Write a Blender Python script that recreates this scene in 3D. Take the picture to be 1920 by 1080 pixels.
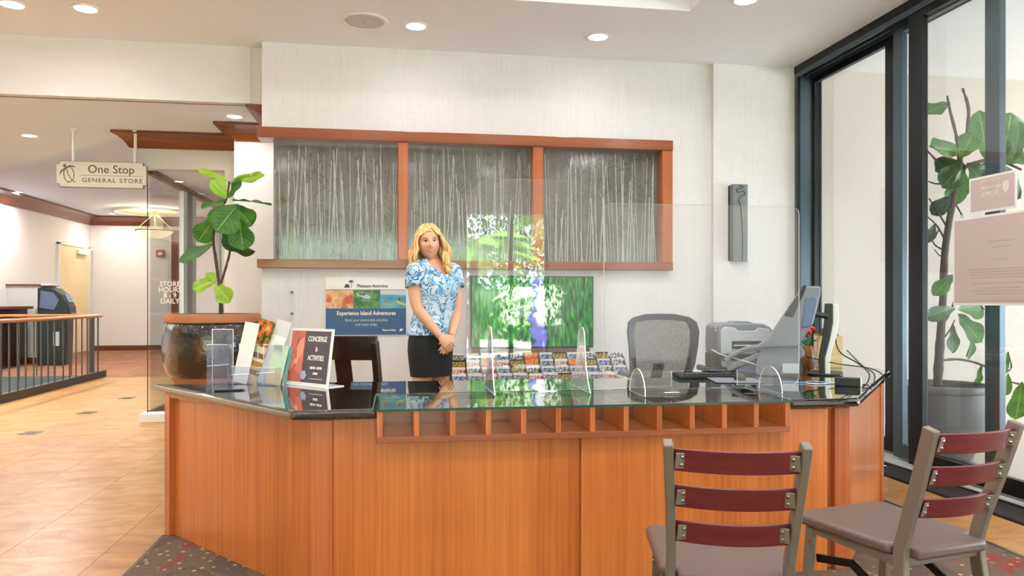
import bpy, bmesh, math, random
from mathutils import Vector, Matrix, Euler, noise
random.seed(7)
R = math.radians
for _o in list(bpy.data.objects):
    bpy.data.objects.remove(_o, do_unlink=True)
SC = bpy.context.scene
COL = SC.collection

# ---------------------------------------------------------------- camera, world, sun, exposure
cam = bpy.data.cameras.new('camera')
cam.sensor_width = 36.0
cam.lens = 1407 / 1920 * 36.0
cam.shift_y = 25 / 1920
cam.clip_start = 0.05
cam.clip_end = 300
camo = bpy.data.objects.new('camera', cam)
camo.location = (0, 0, 1.18)
camo.rotation_euler = (R(90), 0, R(-8.9))
COL.objects.link(camo)
SC.camera = camo

world = bpy.data.worlds.new('sky')
SC.world = world
world.use_nodes = True
_wn = world.node_tree.nodes
_bg = _wn['Background']
_bg.inputs['Color'].default_value = (0.78, 0.89, 1.0, 1)
_bg.inputs['Strength'].default_value = 15.0

sun = bpy.data.lights.new('sun', 'SUN')
sun.energy = 85.0
sun.angle = R(1.0)
sun.color = (1.0, 0.95, 0.86)
suno = bpy.data.objects.new('sun', sun)
suno.rotation_euler = (R(-38), R(-14), 0)
COL.objects.link(suno)

SC.view_settings.view_transform = 'Standard'
SC.view_settings.look = 'None'
SC.view_settings.exposure = 0.29
SC.view_settings.gamma = 1.0
SC.view_settings.use_curve_mapping = False
SC.cycles.transparent_max_bounces = 16
SC.cycles.max_bounces = 7
SC.cycles.adaptive_threshold = 0.04
LAMP_W = 11.5
LAMP_COL = (1.0, 0.985, 0.975)

CEIL = 3.27      # main ceiling
LOWC = 2.806     # dropped ceiling by the shop
LOBC = 3.21      # far lobby ceiling
YB = 6.28        # face of the back wall
DOORX = 3.55     # sliding glass wall

# ---------------------------------------------------------------- materials
def srgb(r, g, b):
    f = lambda c: (c / 255 / 12.92) if c / 255 <= 0.04045 else ((c / 255 + 0.055) / 1.055) ** 2.4
    return (f(r), f(g), f(b), 1.0)

def new_mat(name):
    m = bpy.data.materials.new(name)
    m.use_nodes = True
    nt = m.node_tree
    return m, nt, nt.nodes, nt.links, nt.nodes['Principled BSDF']

def pmat(name, col, rough=0.5, metal=0.0, spec=0.5, coat=0.0, emit=None, estr=0.0, bump=0.0, bscale=40, var=0.0, vscale=6, sub=0.0, stretch=(1, 1, 1), trans=0.0, sheen=0.0):
    m, nt, N, L, b = new_mat(name)
    c = srgb(*col)
    b.inputs['Base Color'].default_value = c
    b.inputs['Roughness'].default_value = rough
    b.inputs['Metallic'].default_value = metal
    b.inputs['Specular IOR Level'].default_value = spec
    b.inputs['Coat Weight'].default_value = coat
    b.inputs['Coat Roughness'].default_value = 0.05
    b.inputs['Transmission Weight'].default_value = trans
    b.inputs['Sheen Weight'].default_value = sheen
    if sub:
        b.inputs['Subsurface Weight'].default_value = sub
        b.inputs['Subsurface Radius'].default_value = (0.02, 0.008, 0.004)
    if emit:
        b.inputs['Emission Color'].default_value = srgb(*emit)
        b.inputs['Emission Strength'].default_value = estr
    if bump or var:
        tc = N.new('ShaderNodeTexCoord')
        mp = N.new('ShaderNodeMapping'); mp.inputs['Scale'].default_value = stretch
        L.new(tc.outputs['Object'], mp.inputs['Vector'])
    if var:
        n = N.new('ShaderNodeTexNoise'); n.inputs['Scale'].default_value = vscale; n.inputs['Detail'].default_value = 4
        L.new(mp.outputs[0], n.inputs['Vector'])
        mx = N.new('ShaderNodeMix'); mx.data_type = 'RGBA'
        mx.inputs['A'].default_value = tuple(v * (1 - var) for v in c[:3]) + (1,)
        mx.inputs['B'].default_value = tuple(min(1, v * (1 + var)) for v in c[:3]) + (1,)
        L.new(n.outputs['Fac'], mx.inputs['Factor']); L.new(mx.outputs['Result'], b.inputs['Base Color'])
    if bump:
        n2 = N.new('ShaderNodeTexNoise'); n2.inputs['Scale'].default_value = bscale; n2.inputs['Detail'].default_value = 3
        L.new(mp.outputs[0], n2.inputs['Vector'])
        bp = N.new('ShaderNodeBump'); bp.inputs['Strength'].default_value = bump; bp.inputs['Distance'].default_value = 0.01
        L.new(n2.outputs['Fac'], bp.inputs['Height']); L.new(bp.outputs[0], b.inputs['Normal'])
    return m

def ramp(N, stops):
    r = N.new('ShaderNodeValToRGB')
    e = r.color_ramp.elements
    while len(e) < len(stops):
        e.new(0.5)
    for el, (p, c) in zip(e, stops):
        el.position = p; el.color = srgb(*c)
    return r

def glass_mat(name, tint=(1, 1, 1), ior=1.49, rough=0.0, haze=0.0, hazecol=(230, 232, 235)):
    """clear sheet: what passes straight through plus a Fresnel mirror"""
    m, nt, N, L, b = new_mat(name)
    N.remove(b)
    t = N.new('ShaderNodeBsdfTransparent'); t.inputs['Color'].default_value = (*tint, 1)
    g = N.new('ShaderNodeBsdfGlossy'); g.inputs['Roughness'].default_value = rough
    f = N.new('ShaderNodeFresnel')
    geo = N.new('ShaderNodeNewGeometry')      # same index on both faces of the thin sheet
    mi_ = N.new('ShaderNodeMapRange'); mi_.inputs['To Min'].default_value = ior; mi_.inputs['To Max'].default_value = 1 / ior
    L.new(geo.outputs['Backfacing'], mi_.inputs['Value']); L.new(mi_.outputs[0], f.inputs['IOR'])
    mx = N.new('ShaderNodeMixShader')
    L.new(f.outputs[0], mx.inputs['Fac'])
    if haze:
        d = N.new('ShaderNodeBsdfDiffuse'); d.inputs['Color'].default_value = srgb(*hazecol)
        m2 = N.new('ShaderNodeMixShader'); m2.inputs['Fac'].default_value = haze
        L.new(t.outputs[0], m2.inputs[1]); L.new(d.outputs[0], m2.inputs[2]); L.new(m2.outputs[0], mx.inputs[1])
    else:
        L.new(t.outputs[0], mx.inputs[1])
    L.new(g.outputs[0], mx.inputs[2])
    L.new(mx.outputs[0], N['Material Output'].inputs['Surface'])
    return m

def wood_mat(name, dark, mid, light, axis=2, scale=1.0, rough=0.28, coat=0.35):
    m, nt, N, L, b = new_mat(name)
    tc = N.new('ShaderNodeTexCoord')
    oi = N.new('ShaderNodeObjectInfo')
    ad = N.new('ShaderNodeVectorMath'); ad.operation = 'ADD'
    sc_ = N.new('ShaderNodeVectorMath'); sc_.operation = 'SCALE'; sc_.inputs[0].default_value = (7, 13, 3)
    L.new(oi.outputs['Random'], sc_.inputs['Scale'])
    L.new(tc.outputs['Object'], ad.inputs[0]); L.new(sc_.outputs[0], ad.inputs[1])
    mp = N.new('ShaderNodeMapping')
    s = [48 * scale] * 3; s[axis] = 0.9 * scale
    mp.inputs['Scale'].default_value = s
    L.new(ad.outputs[0], mp.inputs['Vector'])
    n = N.new('ShaderNodeTexNoise'); n.inputs['Scale'].default_value = 1.0; n.inputs['Detail'].default_value = 5; n.inputs['Roughness'].default_value = 0.62
    L.new(mp.outputs[0], n.inputs['Vector'])
    mp2 = N.new('ShaderNodeMapping')
    s2 = [5 * scale] * 3; s2[axis] = 0.3 * scale
    mp2.inputs['Scale'].default_value = s2
    L.new(ad.outputs[0], mp2.inputs['Vector'])
    n2 = N.new('ShaderNodeTexNoise'); n2.inputs['Scale'].default_value = 1.0; n2.inputs['Detail'].default_value = 2
    L.new(mp2.outputs[0], n2.inputs['Vector'])
    a = N.new('ShaderNodeMath'); a.operation = 'MULTIPLY_ADD'; a.inputs[1].default_value = 0.6
    mm = N.new('ShaderNodeMath'); mm.operation = 'MULTIPLY'; mm.inputs[1].default_value = 0.4
    L.new(n2.outputs['Fac'], mm.inputs[0]); L.new(n.outputs['Fac'], a.inputs[0]); L.new(mm.outputs[0], a.inputs[2])
    r = ramp(N, [(0.32, dark), (0.5, mid), (0.68, light)])
    L.new(a.outputs[0], r.inputs[0]); L.new(r.outputs[0], b.inputs['Base Color'])
    b.inputs['Roughness'].default_value = rough
    b.inputs['Coat Weight'].default_value = coat
    b.inputs['Coat Roughness'].default_value = 0.12
    return m

M = {}
def wallpaper(name, base):
    m, nt, N, L, b = new_mat(name)
    tc = N.new('ShaderNodeTexCoord')
    mp = N.new('ShaderNodeMapping'); mp.inputs['Scale'].default_value = (5, 5, 140)
    L.new(tc.outputs['Object'], mp.inputs['Vector'])
    n = N.new('ShaderNodeTexNoise'); n.inputs['Scale'].default_value = 2; n.inputs['Detail'].default_value = 4
    L.new(mp.outputs[0], n.inputs['Vector'])
    mp2 = N.new('ShaderNodeMapping'); mp2.inputs['Scale'].default_value = (120, 120, 3)
    L.new(tc.outputs['Object'], mp2.inputs['Vector'])
    n2 = N.new('ShaderNodeTexNoise'); n2.inputs['Scale'].default_value = 1.5; n2.inputs['Detail'].default_value = 3
    L.new(mp2.outputs[0], n2.inputs['Vector'])
    ad = N.new('ShaderNodeMath'); ad.operation = 'MULTIPLY_ADD'; ad.inputs[1].default_value = 0.5; 
    hf = N.new('ShaderNodeMath'); hf.operation = 'MULTIPLY'; hf.inputs[1].default_value = 0.5
    L.new(n2.outputs['Fac'], hf.inputs[0]); L.new(n.outputs['Fac'], ad.inputs[0]); L.new(hf.outputs[0], ad.inputs[2])
    d = tuple(max(0, v - 7) for v in base); l = tuple(min(255, v + 4) for v in base)
    r = ramp(N, [(0.35, d), (0.6, l)])
    L.new(ad.outputs[0], r.inputs[0]); L.new(r.outputs[0], b.inputs['Base Color'])
    bp = N.new('ShaderNodeBump'); bp.inputs['Strength'].default_value = 0.06; bp.inputs['Distance'].default_value = 0.004
    L.new(ad.outputs[0], bp.inputs['Height']); L.new(bp.outputs[0], b.inputs['Normal'])
    b.inputs['Roughness'].default_value = 0.85
    return m
M['wall'] = wallpaper('woven_wallpaper', (229, 226, 227))
M['plaster'] = pmat('cream_plaster', (228, 225, 223), 0.9, bump=0.05, bscale=60)
M['ceiling'] = pmat('ceiling_paint', (243, 243, 246), 0.9, bump=0.03, bscale=30)
M['lowceil'] = pmat('dropped_ceiling_paint', (230, 240, 254), 0.9)
M['lobbywall'] = pmat('lobby_wall_paint', (230, 227, 224), 0.9)
M['outwall'] = pmat('side_wall_paint', (212, 202, 192), 0.9, var=0.02, vscale=2)
M['cherry'] = wood_mat('cherry_veneer', (166, 86, 38), (200, 111, 50), (218, 132, 68))
M['cherry_dark'] = wood_mat('cherry_edge', (150, 74, 34), (184, 98, 50), (202, 118, 64))
M['cherry_h'] = wood_mat('cherry_rail', (118, 58, 30), (146, 76, 42), (164, 92, 54), axis=0)
M['crown'] = wood_mat('crown_wood', (84, 40, 18), (112, 56, 26), (132, 70, 34), axis=0, rough=0.4)
M['crown_y'] = wood_mat('crown_wood_deep', (84, 40, 18), (112, 56, 26), (132, 70, 34), axis=1, rough=0.4)
M['handrail'] = wood_mat('handrail_oak', (150, 92, 42), (180, 118, 60), (198, 138, 76), axis=1)
M['darkwood'] = wood_mat('dark_walnut', (30, 18, 16), (44, 28, 24), (58, 38, 32), rough=0.3)
M['redwood'] = wood_mat('mahogany_slat', (88, 28, 32), (108, 36, 40), (122, 46, 48), axis=0, rough=0.35, coat=0.3)
M['steel'] = pmat('taupe_powder_coat', (122, 108, 98), 0.42, 0.15, bump=0.03, bscale=300)
M['plate'] = pmat('bracket_metal', (150, 142, 132), 0.4, 0.6)
M['bolt'] = pmat('bolt_steel', (176, 174, 172), 0.22, 1.0)
M['vinyl'] = pmat('taupe_vinyl', (102, 82, 76), 0.42, bump=0.06, bscale=260)
M['blackmetal'] = pmat('anodised_black', (22, 24, 28), 0.32, 0.35)
M['blackmetal2'] = pmat('anodised_slate', (80, 94, 104), 0.28, 0.5, var=0.15, vscale=5, stretch=(6, 6, 0.4))
M['rubber'] = pmat('black_rubber', (16, 16, 17), 0.7)
M['blackplastic'] = pmat('black_plastic', (24, 25, 28), 0.38)
M['greyplastic'] = pmat('grey_plastic', (120, 124, 136), 0.4)
M['slateplastic'] = pmat('slate_plastic', (92, 108, 138), 0.35)
M['lightplastic'] = pmat('light_grey_plastic', (188, 194, 200), 0.4)
M['whiteplastic'] = pmat('white_plastic', (232, 232, 230), 0.4)
M['alu'] = pmat('pale_aluminium', (226, 236, 236), 0.4, 0.1)
M['glass'] = glass_mat('door_glass', (0.965, 0.975, 0.972), 1.5)
M['acrylic'] = glass_mat('clear_acrylic', (0.97, 0.97, 0.975), 1.5, haze=0.02, hazecol=(235, 232, 235))
M['acrylic_edge'] = pmat('acrylic_edge', (238, 242, 246), 0.15)
M['topglass'] = glass_mat('counter_glass', (0.88, 0.95, 0.91), 1.75)
M['glassedge'] = pmat('green_glass_edge', (44, 82, 70), 0.1)
M['clearholder'] = glass_mat('holder_acrylic', (0.93, 0.94, 0.98), 1.55, haze=0.06, hazecol=(210, 216, 240))
M['white'] = pmat('white_trim', (240, 238, 234), 0.5)
M['lens'] = pmat('lamp_lens', (255, 250, 240), 0.4, emit=(255, 246, 230), estr=7.0)
M['speaker'] = pmat('speaker_grille', (206, 204, 200), 0.7, bump=0.3, bscale=500)
M['black'] = pmat('matt_black', (18, 18, 19), 0.6)
M['chrome'] = pmat('chrome', (210, 210, 212), 0.12, 1.0)

def granite():
    m, nt, N, L, b = new_mat('black_granite')
    tc = N.new('ShaderNodeTexCoord')
    v = N.new('ShaderNodeTexVoronoi'); v.inputs['Scale'].default_value = 260
    n = N.new('ShaderNodeTexNoise'); n.inputs['Scale'].default_value = 90; n.inputs['Detail'].default_value = 5
    L.new(tc.outputs['Object'], v.inputs['Vector']); L.new(tc.outputs['Object'], n.inputs['Vector'])
    r = ramp(N, [(0.45, (14, 13, 13)), (0.60, (34, 29, 26)), (0.70, (92, 80, 66)), (0.82, (132, 120, 104))])
    L.new(n.outputs['Fac'], r.inputs[0])
    L.new(r.outputs[0], b.inputs['Base Color'])
    b.inputs['Roughness'].default_value = 0.04
    b.inputs['IOR'].default_value = 2.1
    b.inputs['Coat Weight'].default_value = 0.8
    b.inputs['Coat IOR'].default_value = 1.6
    b.inputs['Coat Roughness'].default_value = 0.02
    return m
M['granite'] = granite()

def tile_mat():
    m, nt, N, L, b = new_mat('travertine')
    tc = N.new('ShaderNodeTexCoord'); oi = N.new('ShaderNodeObjectInfo')
    sc_ = N.new('ShaderNodeVectorMath'); sc_.operation = 'SCALE'; sc_.inputs[0].default_value = (37, 53, 3)
    L.new(oi.outputs['Random'], sc_.inputs['Scale'])
    ad = N.new('ShaderNodeVectorMath'); ad.operation = 'ADD'
    L.new(tc.outputs['Object'], ad.inputs[0]); L.new(sc_.outputs[0], ad.inputs[1])
    mp = N.new('ShaderNodeMapping'); mp.inputs['Scale'].default_value = (1.3, 2.4, 1)
    L.new(ad.outputs[0], mp.inputs['Vector'])
    n = N.new('ShaderNodeTexNoise'); n.inputs['Scale'].default_value = 1.9; n.inputs['Detail'].default_value = 9; n.inputs['Roughness'].default_value = 0.66; n.inputs['Distortion'].default_value = 1.6
    L.new(mp.outputs[0], n.inputs['Vector'])
    r = ramp(N, [(0.26, (130, 84, 40)), (0.40, (160, 111, 60)), (0.52, (172, 127, 73)), (0.72, (186, 147, 94))])
    L.new(n.outputs['Fac'], r.inputs[0])
    hv = N.new('ShaderNodeHueSaturation')
    mr = N.new('ShaderNodeMapRange'); mr.inputs['To Min'].default_value = 0.95; mr.inputs['To Max'].default_value = 1.03
    L.new(oi.outputs['Random'], mr.inputs['Value']); L.new(mr.outputs[0], hv.inputs['Value']); L.new(r.outputs[0], hv.inputs['Color'])
    L.new(hv.outputs[0], b.inputs['Base Color'])
    b.inputs['Roughness'].default_value = 0.32
    b.inputs['Specular IOR Level'].default_value = 0.22
    return m
M['tile'] = tile_mat()
M['grout'] = pmat('grout', (190, 158, 112), 0.8)
M['outfloor'] = pmat('pale_stone_floor', (206, 200, 190), 0.35, var=0.06, vscale=3)

def carpet_mat(name, stops, red):
    m, nt, N, L, b = new_mat(name)
    tc = N.new('ShaderNodeTexCoord')
    n = N.new('ShaderNodeTexNoise'); n.inputs['Scale'].default_value = 2.2; n.inputs['Detail'].default_value = 3; n.inputs['Distortion'].default_value = 1.5
    L.new(tc.outputs['Object'], n.inputs['Vector'])
    r = ramp(N, stops); r.color_ramp.interpolation = 'CONSTANT' if red else 'LINEAR'
    L.new(n.outputs['Fac'], r.inputs[0])
    v = N.new('ShaderNodeTexVoronoi'); v.inputs['Scale'].default_value = 20
    L.new(tc.outputs['Object'], v.inputs['Vector'])
    rv = ramp(N, [(0.0, (255, 255, 255)), (0.17, (255, 255, 255)), (0.22, (0, 0, 0))])
    L.new(v.outputs['Distance'], rv.inputs[0])
    mx = N.new('ShaderNodeMix'); mx.data_type = 'RGBA'; mx.inputs['B'].default_value = srgb(206, 168, 110)
    L.new(rv.outputs[0], mx.inputs['Factor']); L.new(r.outputs[0], mx.inputs['A'])
    f = N.new('ShaderNodeTexNoise'); f.inputs['Scale'].default_value = 220
    L.new(tc.outputs['Object'], f.inputs['Vector'])
    m2 = N.new('ShaderNodeMix'); m2.data_type = 'RGBA'; m2.blend_type = 'MULTIPLY'; m2.inputs['Factor'].default_value = 0.7
    rf = ramp(N, [(0.35, (120, 120, 120)), (0.6, (255, 255, 255))])
    L.new(f.outputs['Fac'], rf.inputs[0]); L.new(mx.outputs['Result'], m2.inputs['A']); L.new(rf.outputs[0], m2.inputs['B'])
    L.new(m2.outputs['Result'], b.inputs['Base Color'])
    bp = N.new('ShaderNodeBump'); bp.inputs['Strength'].default_value = 0.6; bp.inputs['Distance'].default_value = 0.004
    L.new(f.outputs['Fac'], bp.inputs['Height']); L.new(bp.outputs[0], b.inputs['Normal'])
    b.inputs['Roughness'].default_value = 0.95
    return m
M['carpet'] = carpet_mat('patterned_carpet', [(0.0, (96, 78, 66)), (0.42, (112, 92, 76)), (0.60, (150, 56, 44)), (0.65, (118, 92, 74))], True)
M['redcarpet'] = carpet_mat('rust_carpet', [(0.3, (138, 88, 62)), (0.5, (160, 106, 76)), (0.7, (176, 124, 92))], False)

# ---------------------------------------------------------------- mesh helpers
def finish(name, bm, mat, parent=None, smooth=False, bevel=0.0, seg=2, sub=0, loc=None, rot=None):
    bmesh.ops.recalc_face_normals(bm, faces=bm.faces)
    me = bpy.data.meshes.new(name)
    bm.to_mesh(me); bm.free()
    mats = mat if isinstance(mat, (list, tuple)) else [mat]
    for m in mats:
        me.materials.append(m)
    if smooth:
        for p in me.polygons:
            p.use_smooth = True
        if smooth is not True:
            me.set_sharp_from_angle(angle=R(smooth))
    o = bpy.data.objects.new(name, me)
    COL.objects.link(o)
    if parent:
        o.parent = parent
    if loc: o.location = loc
    if rot: o.rotation_euler = rot
    if bevel:
        b = o.modifiers.new('bevel', 'BEVEL'); b.width = bevel; b.segments = seg; b.limit_method = 'ANGLE'; b.angle_limit = R(40)
        b.harden_normals = False
    if sub:
        s = o.modifiers.new('sub', 'SUBSURF'); s.levels = sub; s.render_levels = sub
    return o

def tag(o, label=None, cat=None, group=None, kind=None):
    if label: o['label'] = label
    if cat: o['category'] = cat
    if group: o['group'] = group
    if kind: o['kind'] = kind
    return o

def empty(name, loc=(0, 0, 0), rz=0.0, label=None, cat=None, group=None, kind=None):
    o = bpy.data.objects.new(name, None)
    o.empty_display_size = 0.1
    o.location = loc; o.rotation_euler = (0, 0, rz)
    COL.objects.link(o)
    return tag(o, label, cat, group, kind)

def box(bm, x0, x1, y0, y1, z0, z1, mi=0, mtx=None):
    vs = [bm.verts.new((x, y, z)) for z in (z0, z1) for y in (y0, y1) for x in (x0, x1)]
    if mtx:
        for v in vs: v.co = mtx @ v.co
    fs = []
    for q in ((0, 1, 3, 2), (4, 6, 7, 5), (0, 4, 5, 1), (2, 3, 7, 6), (0, 2, 6, 4), (1, 5, 7, 3)):
        f = bm.faces.new([vs[i] for i in q]); f.material_index = mi; fs.append(f)
    return fs

def bx(name, d, mat, parent=None, bevel=0.003, **k):
    bm = bmesh.new(); box(bm, *d)
    return finish(name, bm, mat, parent, bevel=bevel, **k)

def prism(bm, poly, z0, z1, mi=0):
    lo = [bm.verts.new((x, y, z0)) for x, y in poly]
    hi = [bm.verts.new((x, y, z1)) for x, y in poly]
    n = len(poly)
    fs = [bm.faces.new(lo[::-1]), bm.faces.new(hi)]
    for i in range(n):
        fs.append(bm.faces.new((lo[i], lo[(i + 1) % n], hi[(i + 1) % n], hi[i])))
    for f in fs: f.material_index = mi
    return fs

def frame_of(d, up=None):
    d = d.normalized()
    u = up if up else (Vector((0, 0, 1)) if abs(d.z) < 0.9 else Vector((1, 0, 0)))
    s = d.cross(u).normalized()
    return s, s.cross(d).normalized()

def tube(bm, pts, r, seg=8, cap=True, mi=0, flat=1.0, up=None):
    pts = [Vector(p) for p in pts]
    rr = r if isinstance(r, (list, tuple)) else [r] * len(pts)
    rings = []
    for i, p in enumerate(pts):
        d = (pts[min(i + 1, len(pts) - 1)] - pts[max(i - 1, 0)])
        s, u = frame_of(d, up)
        rings.append([bm.verts.new(p + (s * math.cos(2 * math.pi * k / seg) + u * flat * math.sin(2 * math.pi * k / seg)) * rr[i]) for k in range(seg)])
    for a, b in zip(rings, rings[1:]):
        for k in range(seg):
            f = bm.faces.new((a[k], a[(k + 1) % seg], b[(k + 1) % seg], b[k])); f.material_index = mi
    if cap:
        bm.faces.new(rings[0][::-1]).material_index = mi; bm.faces.new(rings[-1]).material_index = mi
    return rings

def curve_pts(ctrl, n=6):
    """Catmull-Rom through control points"""
    P = [Vector(c) for c in ctrl]
    P = [P[0] * 2 - P[1]] + P + [P[-1] * 2 - P[-2]]
    out = []
    for i in range(1, len(P) - 2):
        for k in range(n):
            t = k / n
            a, b, c, d = P[i - 1], P[i], P[i + 1], P[i + 2]
            out.append(0.5 * ((2 * b) + (c - a) * t + (2 * a - 5 * b + 4 * c - d) * t * t + (3 * b - a - 3 * c + d) * t ** 3))
    out.append(P[-2])
    return out

def bar(bm, pts, w, d, side=Vector((1, 0, 0)), mi=0):
    """rectangular section swept along pts; w along side, d across"""
    pts = [Vector(p) for p in pts]
    rings = []
    for i, p in enumerate(pts):
        t = (pts[min(i + 1, len(pts) - 1)] - pts[max(i - 1, 0)]).normalized()
        s = (side - t * side.dot(t)).normalized(); u = t.cross(s)
        rings.append([bm.verts.new(p + s * a * w / 2 + u * b * d / 2) for a, b in ((-1, -1), (1, -1), (1, 1), (-1, 1))])
    for a, b in zip(rings, rings[1:]):
        for k in range(4):
            bm.faces.new((a[k], a[(k + 1) % 4], b[(k + 1) % 4], b[k])).material_index = mi
    bm.faces.new(rings[0][::-1]).material_index = mi; bm.faces.new(rings[-1]).material_index = mi

def lathe(bm, prof, seg=32, c=(0, 0), mi=0):
    rings = []
    for r, z in prof:
        if r < 1e-5:
            rings.append([bm.verts.new((c[0], c[1], z))])
        else:
            rings.append([bm.verts.new((c[0] + r * math.cos(2 * math.pi * k / seg), c[1] + r * math.sin(2 * math.pi * k / seg), z)) for k in range(seg)])
    for a, b in zip(rings, rings[1:]):
        for k in range(seg):
            k2 = (k + 1) % seg
            if len(a) == 1 and len(b) == 1: continue
            if len(a) == 1: f = bm.faces.new((a[0], b[k2], b[k]))
            elif len(b) == 1: f = bm.faces.new((a[k], a[k2], b[0]))
            else: f = bm.faces.new((a[k], a[k2], b[k2], b[k]))
            f.material_index = mi
    return rings

def loft(bm, rings, cap=True, mi=0):
    rs = [[bm.verts.new(p) for p in r] for r in rings]
    n = len(rs[0])
    for a, b in zip(rs, rs[1:]):
        for k in range(n):
            bm.faces.new((a[k], a[(k + 1) % n], b[(k + 1) % n], b[k])).material_index = mi
    if cap:
        bm.faces.new(rs[0][::-1]).material_index = mi; bm.faces.new(rs[-1]).material_index = mi
    return rs

def text(name, body, size, mat, parent, loc, rz=0.0, xs=1.0, align='CENTER', ext=0.0008, mirror=False, rx=90, bold=0.0, space=1.0, mtx=None):
    cu = bpy.data.curves.new(name, 'FONT')
    cu.body = body; cu.size = size; cu.align_x = align; cu.align_y = 'CENTER'; cu.extrude = ext; cu.offset = bold
    cu.space_character = space; cu.resolution_u = 3
    t = bpy.data.objects.new(name + '_src', cu)
    me = bpy.data.meshes.new_from_object(t)
    bpy.data.objects.remove(t)
    if mirror or xs != 1.0:
        me.transform(Matrix.Diagonal((-xs if mirror else xs, 1, 1, 1)))
    me.materials.clear(); me.materials.append(mat)
    o = bpy.data.objects.new(name, me)
    COL.objects.link(o)
    o.parent = parent
    if mtx is not None:
        o.matrix_local = mtx
    else:
        o.location = loc; o.rotation_euler = (R(rx), 0, R(rz))
    return o

def rrect(x0, x1, z0, z1, r, n=6, corners=(1, 1, 1, 1)):
    """rounded rectangle outline, corners = bl, br, tr, tl"""
    out = []
    for (cx, cz, a0), on in zip(((x0 + r, z0 + r, 180), (x1 - r, z0 + r, 270), (x1 - r, z1 - r, 0), (x0 + r, z1 - r, 90)), corners):
        if on:
            for k in range(n + 1):
                a = R(a0 + 90 * k / n); out.append((cx + r * math.cos(a), cz + r * math.sin(a)))
        else:
            out.append((x0 if cx < (x0 + x1) / 2 else x1, z0 if cz < (z0 + z1) / 2 else z1))
    return out

def slab(bm, outline, y0, y1, mi=0, edge=None):
    """outline in x,z extruded in y; edge = material index for the rim"""
    a = [bm.verts.new((x, y0, z)) for x, z in outline]
    b = [bm.verts.new((x, y1, z)) for x, z in outline]
    bm.faces.new(a).material_index = mi; bm.faces.new(b[::-1]).material_index = mi
    n = len(a)
    for i in range(n):
        f = bm.faces.new((a[i], b[i], b[(i + 1) % n], a[(i + 1) % n])); f.material_index = mi if edge is None else edge

def copy_tree(o, parent=None):
    c = o.copy(); COL.objects.link(c)
    if parent: c.parent = parent
    for ch in o.children:
        copy_tree(ch, c)
    return c

def structure(name, d, mat, bevel=0.0):
    return tag(bx(name, d, mat, None, bevel), kind='structure')

# ================================================================ STRUCTURE
# floor: screed + separate travertine tiles
floor = structure('floor', (-9, 3.5, -6.2, 12.45, -0.12, -0.006), M['grout'])
TS = 0.46
_bm = bmesh.new(); box(_bm, -TS / 2 + 0.0012, TS / 2 - 0.0012, -TS / 2 + 0.0012, TS / 2 - 0.0012, -0.006, 0)
_t0 = finish('tile', _bm, M['tile'], floor, bevel=0.0)
_first = True
def put_tile(cx, cy):
    global _first
    o = _t0 if _first else _t0.copy()
    if not _first: COL.objects.link(o)
    _first = False
    o.parent = floor; o.location = (cx, cy, 0)
X0 = -1.345
for i in range(-7, 11):
    for j in range(0, 27):
        cx = X0 + (i + 0.5) * TS; cy = 0.09 + (j + 0.5) * TS
        left = i < 0 and cx > -4.5 and cy > 2.2
        under = i == 0 and cy > 2.2 and cy < 7.6
        behind = i > 0 and 4.25 < cy < 6.3 and cx < 2.75
        right = 2.72 < cx < 3.45 and 1.8 < cy < 6.4
        if left or under or behind or right:
            put_tile(cx, cy)
def flat(name, poly, z0, z1, mat):
    bm = bmesh.new(); prism(bm, poly, z0, z1)
    return tag(finish(name, bm, mat), kind='structure')
flat('floor_carpet', [(-1.135, 3.99), (-0.9, 4.02), (0, 4.02), (2.84, 4.02), (2.84, -6), (-1.135, -6)], -0.005, 0.008, M['carpet'])
flat('trim_1', [(-1.15, 3.99), (-1.135, 3.99), (-1.135, -6), (-1.15, -6)], -0.005, 0.009, M['darkwood'])
flat('trim_2', [(2.84, 4.1), (2.862, 4.1), (2.862, -6), (2.84, -6)], -0.005, 0.010, M['darkwood'])
flat('floor_lobby', [(-9, 12.45), (-1, 12.45), (-1, 20.5), (-9, 20.5)], -0.12, 0.002, M['redcarpet'])
structure('wall_court_added_beam', (11.4, 11.5, -6.2, 6.5, 1.75, CEIL), M['outwall'])  # unseen beam added to cut daylight from the side court
flat('floor_side_court', [(3.78, -6.2), (14, -6.2), (14, 7), (3.78, 7)], -0.12, 0.0, M['outfloor'])
flat('floor_terrace', [(-14, -30), (16, -30), (16, -6.2), (-14, -6.2)], -0.12, -0.02, pmat('terrace_paving', (206, 200, 188), 0.9, var=0.1, vscale=2))  # unseen paving kept pale to bounce sun up to the ceiling

# back wall with the long interior window in it
structure('wall_back', (-1.055, 2.77, YB, YB + 0.14, 2.56, CEIL), M['wall'])
structure('wall_back.001', (-1.055, 2.77, YB, YB + 0.14, 0, 1.46), M['wall'])
structure('wall_back.002', (2.38, 2.77, YB, YB + 0.14, 1.46, 2.56), M['wall'])
structure('wall_back_pilaster', (2.765, DOORX - 0.01, YB - 0.05, YB + 0.14, 0, CEIL), M['wall'])
structure('wall_side_court', (DOORX - 0.01, 11.5, YB - 0.02, YB + 0.12, 0, CEIL), M['outwall'])
structure('wall_shop', (-1.435, 3.2, 7.28, 7.42, 0, LOWC), M['plaster'])
structure('wall_shop_header', (-2.52, -1.43, 7.77, 7.9, 2.475, LOWC), M['plaster'])
structure('wall_shop_jamb', (-1.66, -1.43, 7.77, 7.9, 0, 2.475), M['plaster'])
structure('wall_shop_return', (-1.47, -1.435, 7.28, 7.78, 0, LOWC), M['plaster'])
structure('wall_shop_closure', (-1.4, -1.3, 7.42, 20, 0, LOBC), M['lobbywall'])
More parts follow.
